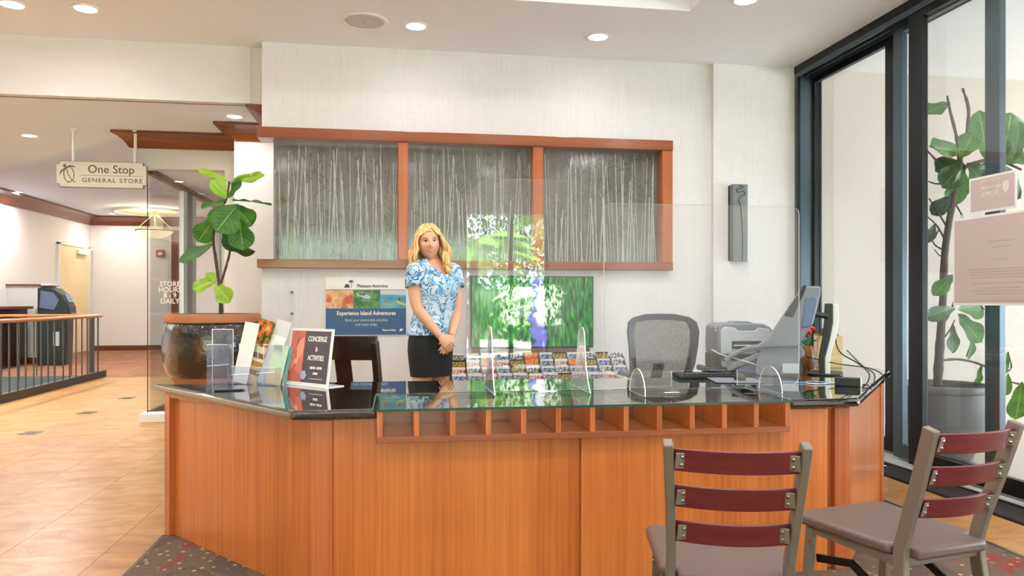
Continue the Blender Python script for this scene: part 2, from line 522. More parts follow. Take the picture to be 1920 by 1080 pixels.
structure('wall_fascia', (-9, -1.17, 6.42, 6.52, LOWC, CEIL), M['plaster'])
structure('wall_fascia_shade_step', (-1.17, -0.9, 6.445, 6.54, LOWC, CEIL), M['plaster'])  # slight set-back put in for the shaded strip beside the wall
structure('wall_shop_end', (3.1, 3.2, 6.4, 7.4, 0, CEIL), M['plaster'])
structure('wall_left', (-9.1, -9, -6.2, 6.5, 0, CEIL), M['plaster'])
structure('wall_lobby_left', (-7.35, -7.2, 13.2, 19.4, 0, LOBC), M['lobbywall'])
structure('wall_lobby_near', (-9.1, -7.2, 13.1, 13.2, 0, LOBC), M['lobbywall'])
structure('wall_lobby_far_left', (-9.1, -9, 6.4, 13.2, 0, LOBC), M['lobbywall'])
structure('wall_lobby_back', (-7.3, -1.2, 19.3, 19.45, 0, LOBC), M['lobbywall'])
# rear of the room: wide opening to the garden
structure('wall_rear', (-9.1, -3.0, -6.2, -6.0, 0, CEIL), M['plaster'])
structure('wall_rear.001', (2.68, 3.7, -6.2, -6.0, 0, CEIL), M['plaster'])
structure('wall_rear.002', (-3.0, 2.68, -6.2, -6.0, 2.70, CEIL), M['plaster'])
structure('wall_court_added_end', (3.75, 11.5, -6.2, -6.05, 0, CEIL), M['outwall'])  # unseen end wall added to hold back light from the terrace
structure('wall_right', (3.55, 3.75, -6.2, 0.6, 0, CEIL), M['plaster'])
structure('trim_rear_mullion', (1.97, 2.05, -6.16, -6.04, 0, 2.7), M['blackmetal'])
structure('trim_rear_mullion.001', (2.62, 2.68, -6.16, -6.04, 0, 2.7), M['blackmetal'])

# ceilings: a raised tray is let into the main one
TX0, TX1, TY0, TY1 = -3.2, 2.10, 1.6, 5.14
structure('ceiling', (-9.1, 3.75, TY1, 7.5, CEIL, CEIL + 0.1), M['ceiling'])
structure('ceiling.001', (-9.1, 3.75, -6.2, TY0, CEIL, CEIL + 0.1), M['ceiling'])
structure('ceiling.002', (-9.1, TX0, TY0, TY1, CEIL, CEIL + 0.1), M['ceiling'])
structure('ceiling.003', (TX1, 3.75, TY0, TY1, CEIL, CEIL + 0.1), M['ceiling'])
structure('ceiling_tray', (TX0 - 0.1, TX1 + 0.1, TY0 - 0.1, TY1 + 0.1, CEIL + 0.32, CEIL + 0.4), M['ceiling'])
for n_, d_ in enumerate([(TX0 - 0.1, TX0, TY0, TY1), (TX1, TX1 + 0.1, TY0, TY1), (TX0, TX1, TY0 - 0.1, TY0), (TX0, TX1, TY1, TY1 + 0.1)]):
    structure('ceiling_tray_side', (*d_, CEIL + 0.1, CEIL + 0.33), M['ceiling'])
structure('ceiling_side_court', (3.75, 11.5, -6.2, 6.5, CEIL, CEIL + 0.1), M['ceiling'])  # far unseen stretch lengthened to dim the court
structure('ceiling_shop', (-1.0, 3.2, 6.5, 7.5, LOWC, LOWC + 0.1), M['lowceil'])
flat('ceiling_dropped', [(-9.05, 6.5), (-1.0, 6.5), (-1.0, 7.9), (-2.52, 7.8), (-9.05, 14.6)], LOWC, LOWC + 0.2, M['lowceil'])
structure('ceiling_lobby', (-9.1, -1.2, 7.3, 19.5, LOBC, LOBC + 0.1), M['lowceil'])

# crown mouldings: flared section with mitred ends
CROWN = [(0.0, 0.0), (0.022, 0.0), (0.03, 0.012), (0.045, 0.03), (0.075, 0.062), (0.12, 0.092), (0.165, 0.108), (0.18, 0.112), (0.18, 0.136), (0.0, 0.136)]
def crown(name, p0, p1, out, z, mat, k0=0.0, k1=0.0, prof=CROWN, s=1.0):
    p0, p1, out = Vector((*p0, z)), Vector((*p1, z)), Vector((*out, 0))
    d = (p1 - p0).normalized()
    bm = bmesh.new()
    loft(bm, [[p0 + out * o * s - d * (o * s * k0) + Vector((0, 0, h * s)) for o, h in prof], [p1 + out * o * s + d * (o * s * k1) + Vector((0, 0, h * s)) for o, h in prof]])
    return tag(finish(name, bm, mat), kind='structure')
crown('trim_crown_shop', (-2.52, 7.77), (-1.43, 7.77), (0, -1), LOWC - 0.138, M['crown'], 0.75, -1.0)
crown('trim_crown_shop.001', (-1.435, 7.77), (-1.435, 7.28), (-1, 0), LOWC - 0.138, M['crown_y'], -1.0, 1.0)
crown('trim_crown_shop.002', (-1.435, 7.28), (-1.0, 7.28), (0, -1), LOWC - 0.138, M['crown'], 1.0, 0.0)
crown('trim_crown_shop.003', (-1.03, 7.3), (-1.03, 6.43), (-1, 0), LOWC - 0.138, M['crown_y'], 0.0, 0.0)
structure('wall_shop_soffit', (-1.03, -0.9, 6.44, 7.3, LOWC - 0.20, LOWC), M['plaster'])
crown('trim_crown_lobby', (-7.2, 13.2), (-7.2, 19.3), (1, 0), LOBC - 0.21, M['crown_y'], 0, -1.0, s=1.5)
crown('trim_crown_lobby.001', (-7.2, 19.3), (-1.4, 19.3), (0, -1), LOBC - 0.21, M['crown'], -1.0, 0, s=1.5)
structure('baseboard_lobby', (-7.2, -1.4, 19.26, 19.3, 0, 0.12), M['crown'])
structure('baseboard_lobby.001', (-7.2, -7.16, 13.2, 17.2, 0, 0.12), M['crown'])

# interior window: cherry frame, three panes of glass with a bamboo relief
def bamboo_glass():
    m, nt, N, L, b = new_mat('bamboo_glass')
    tc = N.new('ShaderNodeTexCoord')
    mp = N.new('ShaderNodeMapping'); mp.inputs['Scale'].default_value = (26, 26, 2.4)
    L.new(tc.outputs['Object'], mp.inputs['Vector'])
    n = N.new('ShaderNodeTexNoise'); n.inputs['Scale'].default_value = 1; n.inputs['Detail'].default_value = 4; n.inputs['Distortion'].default_value = 0.6
    L.new(mp.outputs[0], n.inputs['Vector'])
    r = ramp(N, [(0.3, (100, 95, 90)), (0.55, (112, 109, 103)), (0.78, (132, 131, 124))])
    L.new(n.outputs['Fac'], r.inputs[0]); L.new(r.outputs[0], b.inputs['Base Color'])
    bp = N.new('ShaderNodeBump'); bp.inputs['Strength'].default_value = 0.16; bp.inputs['Distance'].default_value = 0.01
    L.new(n.outputs['Fac'], bp.inputs['Height']); L.new(bp.outputs[0], b.inputs['Normal'])
    b.inputs['Roughness'].default_value = 0.10
    b.inputs['IOR'].default_value = 1.75
    return m
M['bamboo'] = bamboo_glass()
M['stalk'] = pmat('moulded_glass_stalk', (176, 182, 174), 0.08, spec=0.9, var=0.25, vscale=30)
M['stalk_dark'] = pmat('moulded_glass_leaf', (86, 92, 86), 0.15, spec=0.8)
win = empty('window_1', (0, 0, 0), kind='structure')
bx('top_rail', (-1.08, 2.383, 6.20, 6.41, 2.485, 2.572), M['cherry_h'], win, 0.004)
bx('sill_rail', (-1.08, 2.383, 6.20, 6.41, 1.447, 1.517), M['cherry_h'], win, 0.004)
bx('stile', (2.285, 2.383, 6.21, 6.41, 1.517, 2.485), M['cherry_dark'], win, 0.004)
for a_, b_ in ((0.028, 0.111), (1.153, 1.241)):
    bx('mullion', (a_, b_, 6.22, 6.41, 1.517, 2.485), M['cherry_dark'], win, 0.004)
rg = random.Random(3)
for a_, b_ in ((-0.972, 0.028), (0.111, 1.153), (1.241, 2.285)):
    pane = bx('pane', (a_, b_, 6.335, 6.355, 1.51, 2.49), M['bamboo'], win, 0)
    bm = bmesh.new(); w_ = b_ - a_
    for k in range(40):
        x = a_ + w_ * (k + rg.random()) / 40; lean = rg.uniform(-0.07, 0.07)
        z0 = 1.517; z1 = rg.uniform(1.9, 2.48) if rg.random() < 0.55 else 2.48
        rad = rg.uniform(0.0022, 0.0058)
        pts, rr = [], []
        z = z0
        while z < z1:
            t = (z - z0) / 0.97
            xx = min(max(x + lean * t, a_ + 0.01), b_ - 0.01)
            pts += [(xx, 6.334, z), (xx, 6.334, z + 0.006)]
            rr += [rad * (1.35 - 0.6 * t), rad * (1 - 0.6 * t)]
            z += rg.uniform(0.09, 0.17)
        if len(pts) > 3:
            tube(bm, pts, rr, 5, False, mi=0, flat=0.45, up=Vector((0, 1, 0)))
    for k in range(230):
        x = rg.uniform(a_ + 0.05, b_ - 0.05); z = rg.uniform(1.55, 2.44)
        an = rg.choice((-1, 1)) * rg.uniform(0.3, 1.3); ln = rg.uniform(0.04, 0.10)
        dx, dz = math.sin(an) * ln, math.cos(an) * ln * rg.choice((-1, -1, 1))
        px, pz = -dz / ln * 0.006, dx / ln * 0.006
        if not 1.52 < z + dz < 2.48: continue
        q = [(x, z), (x + dx / 2 + px, z + dz / 2 + pz), (x + dx, z + dz), (x + dx / 2 - px, z + dz / 2 - pz)]
        bm.faces.new([bm.verts.new((u, 6.3325 if i_ % 2 else 6.334, v)) for i_, (u, v) in enumerate(q)]).material_index = 1
    tag(finish('bamboo_relief', bm, [M['stalk'], M['stalk_dark']], pane, smooth=60), kind='stuff')

# sliding glass wall on the side
def slider(name, X, y0, y1, st=0.09, glass=True, zb=0.05, zt=3.17, near=0.05, far=0.09, mat=None):
    mat = mat or M['blackmetal']
    d = empty(name, (0, 0, 0), kind='structure')
    bx('stile', (X - 0.022, X + 0.022, y1 - far, y1, zb, zt), mat, d, 0.003)
    bx('stile', (X - 0.022, X + 0.022, y0, y0 + near, zb, zt), mat, d, 0.003)
    bx('rail', (X - 0.022, X + 0.022, y0 + near, y1 - far, zb, zb + 0.10), mat, d, 0.003)
    bx('rail', (X - 0.022, X + 0.022, y0 + near, y1 - far, zt - 0.05, zt), mat, d, 0.003)
    bx('pane', (X - 0.004, X + 0.004, y0 + near, y1 - far, zb + 0.10, zt - 0.05), M['glass'], d, 0)
    return d
slider('door_1', 3.70, 5.06, 6.19, near=0.13, far=0.03)
slider('door_2', 3.63, 4.02, 5.0, near=0.115, far=0.1, mat=M['blackmetal2'])
slider('door_3', 3.56, 2.3, 4.74, near=0.1, far=0.14)
slider('door_4', 3.56, 0.6, 2.28, near=0.1, far=0.1)
structure('trim_door_jamb', (3.53, 3.76, 6.19, 6.23, 0, CEIL), M['blackmetal2'])
for x_ in (3.53, 3.735):
    structure('trim_door_jamb_fin', (x_, x_ + 0.018, 6.165, 6.19, 0, 3.2), M['blackmetal'])
structure('trim_door_header', (3.525, 3.765, 0.6, 6.23, 3.205, CEIL), M['blackmetal'], 0.002)
for x_ in (3.525, 3.588, 3.652, 3.716, 3.755):
    structure('trim_door_track', (x_, x_ + 0.010, 0.6, 6.2, 3.165, 3.206), M['blackmetal2'])
structure('trim_door_sill', (3.50, 3.775, 0.6, 6.2, -0.006, 0.02), M['blackmetal'], 0.002)
for x_ in (3.525, 3.592, 3.66, 3.728):
    structure('trim_door_sill_track', (x_ - 0.006, x_ + 0.006, 0.6, 6.2, 0.02, 0.036), M['alu'])
structure('trim_threshold_mat', (3.28, 3.5, 0.6, 4.85, -0.006, 0.012), pmat('threshold_rubber', (34, 30, 28), 0.75, bump=0.4, bscale=120))

# ================================================================ LIGHT FITTINGS
def downlight(x, y, z, label, r=0.095, on=True, power=1.0, group=None):
    e = empty('recessed_downlight', (x, y, z), 0, label, 'ceiling light', group)
    bm = bmesh.new(); lathe(bm, [(r * 0.78, 0.0), (r * 0.80, -0.006), (r * 1.0, -0.005), (r * 1.03, 0.0)], 32)
    finish('trim_ring', bm, M['white'], e, smooth=40)
    bm = bmesh.new(); lathe(bm, [(0, -0.003), (r * 0.79, -0.002), (r * 0.79, 0.0)], 32)
    finish('lens', bm, M['lens'], e, smooth=40)
    if on:
        l = bpy.data.lights.new('downlight_lamp', 'AREA')
        l.shape = 'DISK'; l.size = r * 1.5; l.energy = LAMP_W * power; l.color = LAMP_COL; l.spread = R(165)
        lo = bpy.data.objects.new('lamp', l); COL.objects.link(lo); lo.parent = e; lo.location = (0, 0, -0.015)
    return e
downlight(-2.66, 5.76, CEIL, 'leftmost recessed downlight in the main ceiling, at the picture corner', power=0.2)
downlight(-2.177, 5.76, CEIL, 'recessed downlight second from the picture corner, above the fascia', power=0.2)
downlight(0.161, 5.74, CEIL, 'recessed downlight beside the round ceiling speaker', power=0.15)
downlight(1.587, 5.75, CEIL, 'recessed downlight over the window, in front of the ceiling tray', power=0.15)
downlight(2.406, 4.89, CEIL, 'recessed downlight cut by the top edge, beside the ceiling tray corner', power=0.7)
downlight(-1.387, 6.891, LOWC, 'recessed downlight in the dropped ceiling above the fig plant', 0.08, power=0.5)
downlight(-3.537, 8.0, LOWC, 'recessed downlight in the dropped ceiling left of the hanging shop sign', 0.08, power=4)
for x_, y_ in ((2.8, 3.4), (2.8, 1.9), (2.8, 0.4), (-3.7, 4.9), (-3.7, 3.4), (-3.7, 1.9), (-3.7, 0.4), (-1.6, 0.9), (0.2, 0.9), (1.4, 0.9), (-1.6, -1.6), (0.2, -1.6), (2.0, -1.6), (-5.5, 5.4), (-5.5, 2.5), (-1.6, -4.2), (1.4, -4.2)):  # unseen lamps added to light the room from outside the frame
    downlight(x_, y_, CEIL, 'added unseen downlight in the main ceiling nearer than the view', power=0.75 if x_ < -3 else 1.0, group='added ceiling downlights nearer than the view')
for x_, y_ in ((-2.2, 2.4), (-0.3, 2.4), (1.3, 2.4), (-2.2, 4.2), (-0.3, 4.2), (1.3, 4.2)):  # unseen lamps added in the tray to light the desk area
    downlight(x_, y_, CEIL + 0.32, 'added unseen downlight inside the raised ceiling tray', group='added downlights in the raised ceiling tray')
for x_, y_ in ((-5.4, 7.3), (-7.2, 7.3), (-5.4, 9.2), (-7.4, 9.4)):  # unseen lamps added so floor bounce brightens the dropped ceiling
    downlight(x_, y_, LOWC, 'added unseen downlight in the dropped ceiling left of the view', 0.08, power=6.5, group='added dropped-ceiling downlights left of the view')
downlight(-6.9, 15.2, LOBC, 'tiny far lobby downlight above the left crown moulding', 0.08, power=3)
downlight(-6.45, 18.6, LOBC, 'tiny far lobby downlight just left of the oval ceiling recess', 0.08, power=1.2)
downlight(-4.6, 10.6, LOBC, 'far lobby downlight above the railing', 0.08, power=4, group='lobby downlights')
downlight(-5.5, 13.8, LOBC, 'far lobby downlight near the cash machine', 0.08, power=4.5, group='lobby downlights')
downlight(-3.2, 13.2, LOBC, 'far lobby downlight seen through the shop glass', 0.08, power=4.5, group='lobby downlights')
downlight(-3.4, 17.2, LOBC, 'far lobby downlight by the end wall, beyond the bowl pendant', 0.08, power=4.5, group='lobby downlights')
downlight(5.0, 5.0, CEIL, 'ceiling downlight beyond the sliding glass above the outdoor fig', 0.11, power=0.25)
downlight(6.4, 3.6, CEIL, 'ceiling downlight farther along the side court beyond the glass', 0.11, power=0.25)
downlight(0.6, 6.9, LOWC, 'added unseen downlight lighting the shop behind the bamboo glass', 0.08)  # unseen lamp added to light the space behind the panes

# round ceiling speaker
sp = empty('ceiling_speaker', (-0.223, 5.70, CEIL), 0, 'round off-white speaker set flush in the ceiling', 'speaker')
bm = bmesh.new(); lathe(bm, [(0.145, 0.0), (0.147, -0.008), (0.172, -0.006), (0.178, 0.0)], 40); finish('rim', bm, M['white'], sp, smooth=40)
bm = bmesh.new(); lathe(bm, [(0, -0.006), (0.147, -0.005), (0.147, 0.0)], 40); finish('grille', bm, M['speaker'], sp, smooth=40)
bm = bmesh.new(); lathe(bm, [(0, -0.010), (0.008, -0.009), (0.010, -0.005)], 12); finish('badge', bm, M['plate'], sp, smooth=40)

# ================================================================ RECEPTION DESK
desk = empty('reception_desk', (0.8, 3.5, 0), 0, 'long cherry-veneered reception desk with angled wings and open cubbyholes', 'desk')
DP = -Vector((0.8, 3.5, 0))
def dpart(o):
    o.location = DP; return o
PA, PB, PC, PD, PE = Vector((-1.144, 4.0)), Vector((-0.325, 3.02)), Vector((1.975, 3.02)), Vector((2.85, 4.03)), Vector((2.95, 4.70))
def board(name, p, q, s0, s1, z0, z1, out, th, mat, bevel=0.003, parent=None):
    """upright board along p->q from distance s0 to s1; its outer face is `out` proud of the line"""
    d = (q - p).normalized(); n = Vector((d.y, -d.x))
    a, b = p + d * s0, p + d * s1
    poly = [a + n * out, b + n * out, b + n * (out - th), a + n * (out - th)]
    bm = bmesh.new(); prism(bm, [tuple(v) for v in poly], z0, z1)
    return dpart(finish(name, bm, mat, parent or desk, bevel=bevel))
LW = (PB - PA).length; FW = (PC - PB).length; RW = (PD - PC).length
board('end_post', PA, PB, 0.0, 0.055, 0.008, 0.715, 0.0, 0.10, M['cherry_dark'])
board('wing_panel', PA, PB, 0.055, LW - 0.045, 0.008, 0.715, -0.028, 0.02, M['cherry'])
board('corner_post', PA, PB, LW - 0.045, LW, 0.008, 0.715, -0.012, 0.06, M['cherry_dark'])
board('corner_post', PB, PC, 0.0, 0.085, 0.008, 0.715, -0.0, 0.06, M['cherry_dark'])
def notched(x0, x1, y0, y1, left):
    bm = bmesh.new()
    ol = [(x0, 0.008), (x1, 0.008), (x1, 0.627), (-0.068, 0.627), (-0.068, 0.715), (x0, 0.715)] if left else [(x0, 0.008), (x1, 0.008), (x1, 0.715), (1.655, 0.715), (1.655, 0.627), (x0, 0.627)]
    slab(bm, ol, y0, y1); return dpart(finish('front_panel', bm, M['cherry'], desk, bevel=0.003))
notched(PB.x + 0.085, PB.x + 1.085, 3.03, 3.05, True)
notched(PB.x + 1.085, PC.x - 0.115, 3.012, 3.042, False)
board('front_recess', PB, PC, FW - 0.115, FW - 0.075, 0.008, 0.715, -0.03, 0.02, M['cherry_dark'])
board('corner_post', PB, PC, FW - 0.075, FW, 0.008, 0.715, 0.0, 0.06, M['cherry_dark'])
board('wing_panel', PC, PD, 0.0, RW - 0.10, 0.008, 0.715, -0.012, 0.02, M['cherry'])
board('end_post', PC, PD, RW - 0.10, RW, 0.008, 0.715, 0.0, 0.10, M['cherry_dark'])
board('return_panel', PD, PE, 0.0, (PE - PD).length, 0.008, 0.715, -0.01, 0.02, M['cherry'])
bm = bmesh.new(); prism(bm, [(-1.10, 4.0), (-0.29, 3.08), (1.94, 3.08), (2.78, 4.05), (2.86, 4.66), (2.1, 4.66), (2.1, 4.0)], 0.008, 0.06)
dpart(finish('plinth', bm, M['darkwood'], desk))
bm = bmesh.new(); prism(bm, [(-1.13, 3.99), (-0.32, 3.04), (-0.10, 3.04), (-0.10, 3.45), (1.68, 3.45), (1.68, 3.04), (1.96, 3.04), (2.83, 4.05), (2.92, 4.68), (2.02, 4.68), (2.02, 3.92), (-1.0, 3.92)], 0.700, 0.722)
dpart(finish('sub_top', bm, M['cherry_dark'], desk))
dpart(bx('inner_support', (-0.88, -0.7, 3.84, 3.90, 0.0, 0.70), M['cherry_dark'], desk)); dpart(bx('inner_support', (2.0, 2.02, 3.98, 4.68, 0.0, 0.70), M['cherry_dark'], desk))
# cubbyholes
CX0, CX1, CY0, CY1, CZ0, CZ1 = -0.068, 1.655, 2.955, 3.27, 0.627, 0.750
dpart(bx('cubby_floor', (CX0, CX1, CY0, CY1, CZ0, CZ0 + 0.024), M['cherry_h'], desk, 0.002))
dpart(bx('cubby_back', (CX0, CX1, CY1, CY1 + 0.018, CZ0, CZ1), M['cherry_h'], desk, 0.001))
NP = 12; pitch = (CX1 - CX0 - 0.022) / NP
for i in range(NP + 1):
    x_ = CX0 + i * pitch
    dpart(bx('cubby_divider', (x_, x_ + 0.022, CY0 + 0.001, CY1, CZ0 + 0.024, CZ1), M['cherry_dark'], desk, 0.0015))

# granite worktop with a notch where the glass lies
def poly_obj(name, poly, z0, z1, mat, bevel, seg=3):
    bm = bmesh.new(); prism(bm, poly, z0, z1)
    return finish(name, bm, mat, None, bevel=bevel, seg=seg)
gr = poly_obj('granite_worktop', [(-1.222, 4.085), (-0.388, 2.955), (-0.072, 2.955), (-0.072, 3.43), (1.66, 3.43), (1.66, 2.965), (1.985, 2.97), (2.955, 4.115), (3.02, 4.745), (1.98, 4.745), (1.98, 3.95), (-1.1, 4.0)], 0.724, 0.762, M['granite'], 0.014, 4)
tag(gr, 'polished black granite worktop on the reception desk', 'worktop')
bm = bmesh.new()
fs = box(bm, -0.070, 1.658, 2.945, 3.428, 0.7515, 0.7615)
for f in fs[2:]: f.material_index = 1
fs[3].material_index = 0
tg = finish('glass_top', bm, [M['topglass'], M['glassedge']])
tag(tg, 'clear glass sheet laid over the cubbyholes of the desk', 'glass sheet')

# ---------------------------------------------------------------- acrylic shields
sh = empty('acrylic_shield', (0.656, 3.45, 0.7645), 0, 'clear acrylic sneeze shield with rounded top mirroring the garden', 'shield')
bm = bmesh.new(); slab(bm, rrect(-0.327, 0.327, 0.0, 0.985, 0.13, 10, (0, 0, 1, 1)), -0.003, 0.003, 0, 1)
finish('panel', bm, [M['acrylic'], M['acrylic_edge']], sh)
def fin(parent, x, outline, th=0.005):
    bm = bmesh.new(); slab(bm, outline, -th / 2, th / 2, 0, 1)
    bmesh.ops.rotate(bm, verts=bm.verts, cent=(0, 0, 0), matrix=Matrix.Rotation(R(90), 3, 'Z'))
    o = finish('foot', bm, [M['acrylic'], M['acrylic_edge']], parent); o.location = (x, 0, 0); return o
tall = [(-0.17, 0.0), (0.25, 0.0), (0.19, 0.03), (0.13, 0.08), (0.09, 0.14), (0.07, 0.21), (0.064, 0.25), (0.048, 0.28), (0.02, 0.294), (-0.02, 0.294), (-0.048, 0.28), (-0.064, 0.25), (-0.07, 0.20), (-0.09, 0.11), (-0.13, 0.04)]
fin(sh, -0.218, tall); fin(sh, 0.216, tall)
sh2 = empty('acrylic_shield', (1.394, 3.25, 0.7645), 0, 'wide clear acrylic shield with a pass-through slot in front of the computer', 'shield')
bm = bmesh.new()
ol = rrect(-0.47, 0.47, 0.03, 0.855, 0.035, 6)
notch = [(-0.153, 0.03), (-0.153, 0.10), (0.163, 0.10), (0.163, 0.03)]
k = 7
slab(bm, ol[:k] + notch + ol[k:], -0.003, 0.003, 0, 1)
finish('panel', bm, [M['acrylic'], M['acrylic_edge']], sh2)
arch = [(0.11 * math.cos(R(a)), 0.115 * math.sin(R(a))) for a in range(0, 181, 15)]
fin(sh2, -0.314, arch); fin(sh2, 0.326, arch)

# ---------------------------------------------------------------- things on the left end of the desk
paper = lambda n, c: pmat(n, c, 0.55)
def print_mat(name, cols, scale=14, stretch=(1, 1, 1)):
    m, nt, N, L, b = new_mat(name)
    tc = N.new('ShaderNodeTexCoord'); mp = N.new('ShaderNodeMapping'); mp.inputs['Scale'].default_value = stretch
    L.new(tc.outputs['Object'], mp.inputs['Vector'])
    n = N.new('ShaderNodeTexNoise'); n.inputs['Scale'].default_value = scale; n.inputs['Detail'].default_value = 3
    L.new(mp.outputs[0], n.inputs['Vector'])
    k = len(cols)
    r = ramp(N, [(0.28 + 0.44 * i / (k - 1), c) for i, c in enumerate(cols)])
    L.new(n.outputs['Fac'], r.inputs[0]); L.new(r.outputs[0], b.inputs['Base Color'])
    b.inputs['Roughness'].default_value = 0.4
    return m
M['pr_floral'] = print_mat('printed_flowers', [(24, 30, 20), (60, 90, 34), (226, 110, 36), (238, 180, 110)], 30)
M['pr_flower'] = print_mat('printed_pink_flower', [(240, 130, 118), (250, 156, 138), (252, 178, 150), (254, 204, 156)], 30, (1, 1, 0.6))
M['pr_leaf'] = print_mat('printed_dim_leaves', [(146, 84, 66), (214, 108, 96), (150, 128, 86)], 26)
M['pr_slate'] = paper('printed_slate', (92, 80, 90))
M['pr_white'] = paper('white_card', (238, 236, 232))
M['pr_cream'] = paper('cream_card', (226, 206, 166))
M['pr_mint'] = paper('mint_card', (196, 214, 190))
M['pr_teal'] = paper('teal_card', (120, 176, 176))
M['ink_white'] = pmat('white_ink', (246, 244, 240), 0.6)
M['ink_dark'] = pmat('dark_ink', (74, 62, 54), 0.6)
M['ink_grey'] = pmat('grey_ink', (138, 128, 120), 0.6)

cs = empty('counter_sign', (-0.432, 3.826, 0.762), math.atan2(3.701 - 3.952, -0.311 + 0.554), 'white-framed concierge and activities sign with a pink flower', 'sign')
tilt = Matrix.Rotation(R(-8), 4, 'X')
def tilted(o):
    o.matrix_basis = tilt @ o.matrix_basis; return o
W2, HS = 0.165, 0.285
bm = bmesh.new()
box(bm, -W2, W2, -0.004, 0.004, 0.0, 0.016); box(bm, -W2, W2, -0.004, 0.004, HS - 0.013, HS); box(bm, -W2, -W2 + 0.012, -0.004, 0.004, 0.016, HS - 0.013); box(bm, W2 - 0.012, W2, -0.004, 0.004, 0.016, HS - 0.013)
tilted(finish('frame', bm, M['white'], cs))
bm = bmesh.new(); box(bm, -W2 + 0.01, W2 - 0.01, -0.001, 0.003, 0.014, HS - 0.011); tilted(finish('print_panel', bm, M['pr_slate'], cs))
bm = bmesh.new(); box(bm, -W2 + 0.012, -0.045, -0.002, 0.0, 0.016, HS - 0.013); tilted(finish('flower_picture', bm, M['pr_leaf'], cs))
# flower on the sign, as flat print: petals in three tints
PT = [pmat('petal_print_a', (240, 128, 112), 0.5), pmat('petal_print_b', (250, 158, 140), 0.5), pmat('petal_print_c', (226, 104, 92), 0.5)]
for i_, a in enumerate((15, 70, 122, 168, 215, 262, 310)):
    c = Vector((-0.098, 0, 0.118)); d = Vector((math.cos(R(a)), 0, math.sin(R(a)))); s = Vector((-d.z, 0, d.x))
    ln = 0.075 if abs(d.x) > 0.6 else 0.13
    bm = bmesh.new()
    pts = [c, c + d * ln * 0.4 + s * 0.03, c + d * ln * 0.8 + s * 0.022, c + d * ln, c + d * ln * 0.8 - s * 0.022, c + d * ln * 0.4 - s * 0.03]
    bm.faces.new([bm.verts.new((max(min(p.x, -0.047), -W2 + 0.013), -0.0024 - i_ * 0.00012, max(min(p.z, HS - 0.015), 0.018))) for p in pts])
    tilted(finish('petal_print', bm, PT[i_ % 3], cs))
bm = bmesh.new(); bm.faces.new([bm.verts.new((-0.098 + 0.013 * math.cos(R(a)), -0.0036, 0.118 + 0.013 * math.sin(R(a)))) for a in range(0, 360, 30)])
tilted(finish('flower_centre_print', bm, pmat('flower_centre', (250, 196, 120), 0.5), cs))
bm = bmesh.new(); bm.faces.new([bm.verts.new((-0.030 + 0.022 * math.cos(R(a)) * (1 + 0.12 * math.cos(R(a * 6))), -0.003, 0.052 + 0.022 * math.sin(R(a)) * (1 + 0.12 * math.cos(R(a * 6))))) for a in range(0, 360, 12)])
tilted(finish('badge', bm, pmat('pale_blue_print', (168, 186, 220), 0.5), cs))
for body, sz, z_, xs in (('CONCIERGE', 0.036, 0.232, 0.72), ('&', 0.032, 0.182, 0.8), ('ACTIVITIES', 0.036, 0.138, 0.70), ('8:00 AM - 4:00 PM', 0.0165, 0.090, 0.72)):
    tilted(text('lettering', body, sz, M['ink_white'], cs, (0.053 if sz > 0.02 else 0.062, -0.0035, z_), xs=xs, bold=0.0006))
bm = bmesh.new(); box(bm, 0.043, 0.078, -0.0028, -0.0018, 0.058, 0.069); box(bm, 0.02, 0.12, -0.0028, -0.0018, 0.036, 0.0385); tilted(finish('small_print', bm, M['ink_white'], cs))
bm = bmesh.new(); box(bm, -W2, W2, -0.02, 0.10, -0.0, 0.004); finish('base', bm, M['acrylic_edge'], cs)
bm = bmesh.new(); box(bm, -0.03, 0.03, 0.03, 0.09, 0.0, 0.004)
bar(bm, [(0, 0.085, 0.003), (0, 0.045, 0.22)], 0.05, 0.003); finish('easel_back', bm, M['white'], cs)

# clear leaflet holders and the leaflets in them
def wedge_holder(name, loc, rz, w, h, d, label, lip=0.10):
    e = empty(name, loc, rz, label, 'leaflet holder')
    t = 0.003
    parts = [('base', (-w / 2, w / 2, -d, 0, 0, t)), ('side', (-w / 2, -w / 2 + t, -d, 0.0, t, lip)), ('side', (w / 2 - t, w / 2, -d, 0.0, t, lip)), ('front_lip', (-w / 2, w / 2, -d - t, -d, 0, lip))]
    for n_, q in parts:
        bx(n_, q, M['clearholder'], e, 0)
    bm = bmesh.new(); box(bm, -w / 2, w / 2, 0, t, 0, h); finish('back', bm, [M['clearholder']], e)
    bm = bmesh.new()
    for x_ in (-w / 2, w / 2): tube(bm, [(x_, 0, 0), (x_, 0, h)], 0.0018, 5)
    tube(bm, [(-w / 2, 0, h), (w / 2, 0, h)], 0.0018, 5); tube(bm, [(-w / 2, -d, lip), (w / 2, -d, lip)], 0.0018, 5)
    finish('polished_edge', bm, M['acrylic_edge'], e)
    return e
wedge_holder('leaflet_holder', (-0.868, 4.02, 0.762), R(-18), 0.115, 0.275, 0.05, 'tall empty clear acrylic leaflet holder at the desk end', 0.20)
h1 = wedge_holder('leaflet_holder', (-0.735, 3.99, 0.762), R(-28), 0.115, 0.20, 0.06, 'clear acrylic holder carrying the white and flowered leaflets', 0.09)
h2 = wedge_holder('leaflet_holder', (-0.60, 3.90, 0.762), R(-28), 0.115, 0.20, 0.06, 'clear acrylic holder carrying the mint and pale leaflets', 0.09)
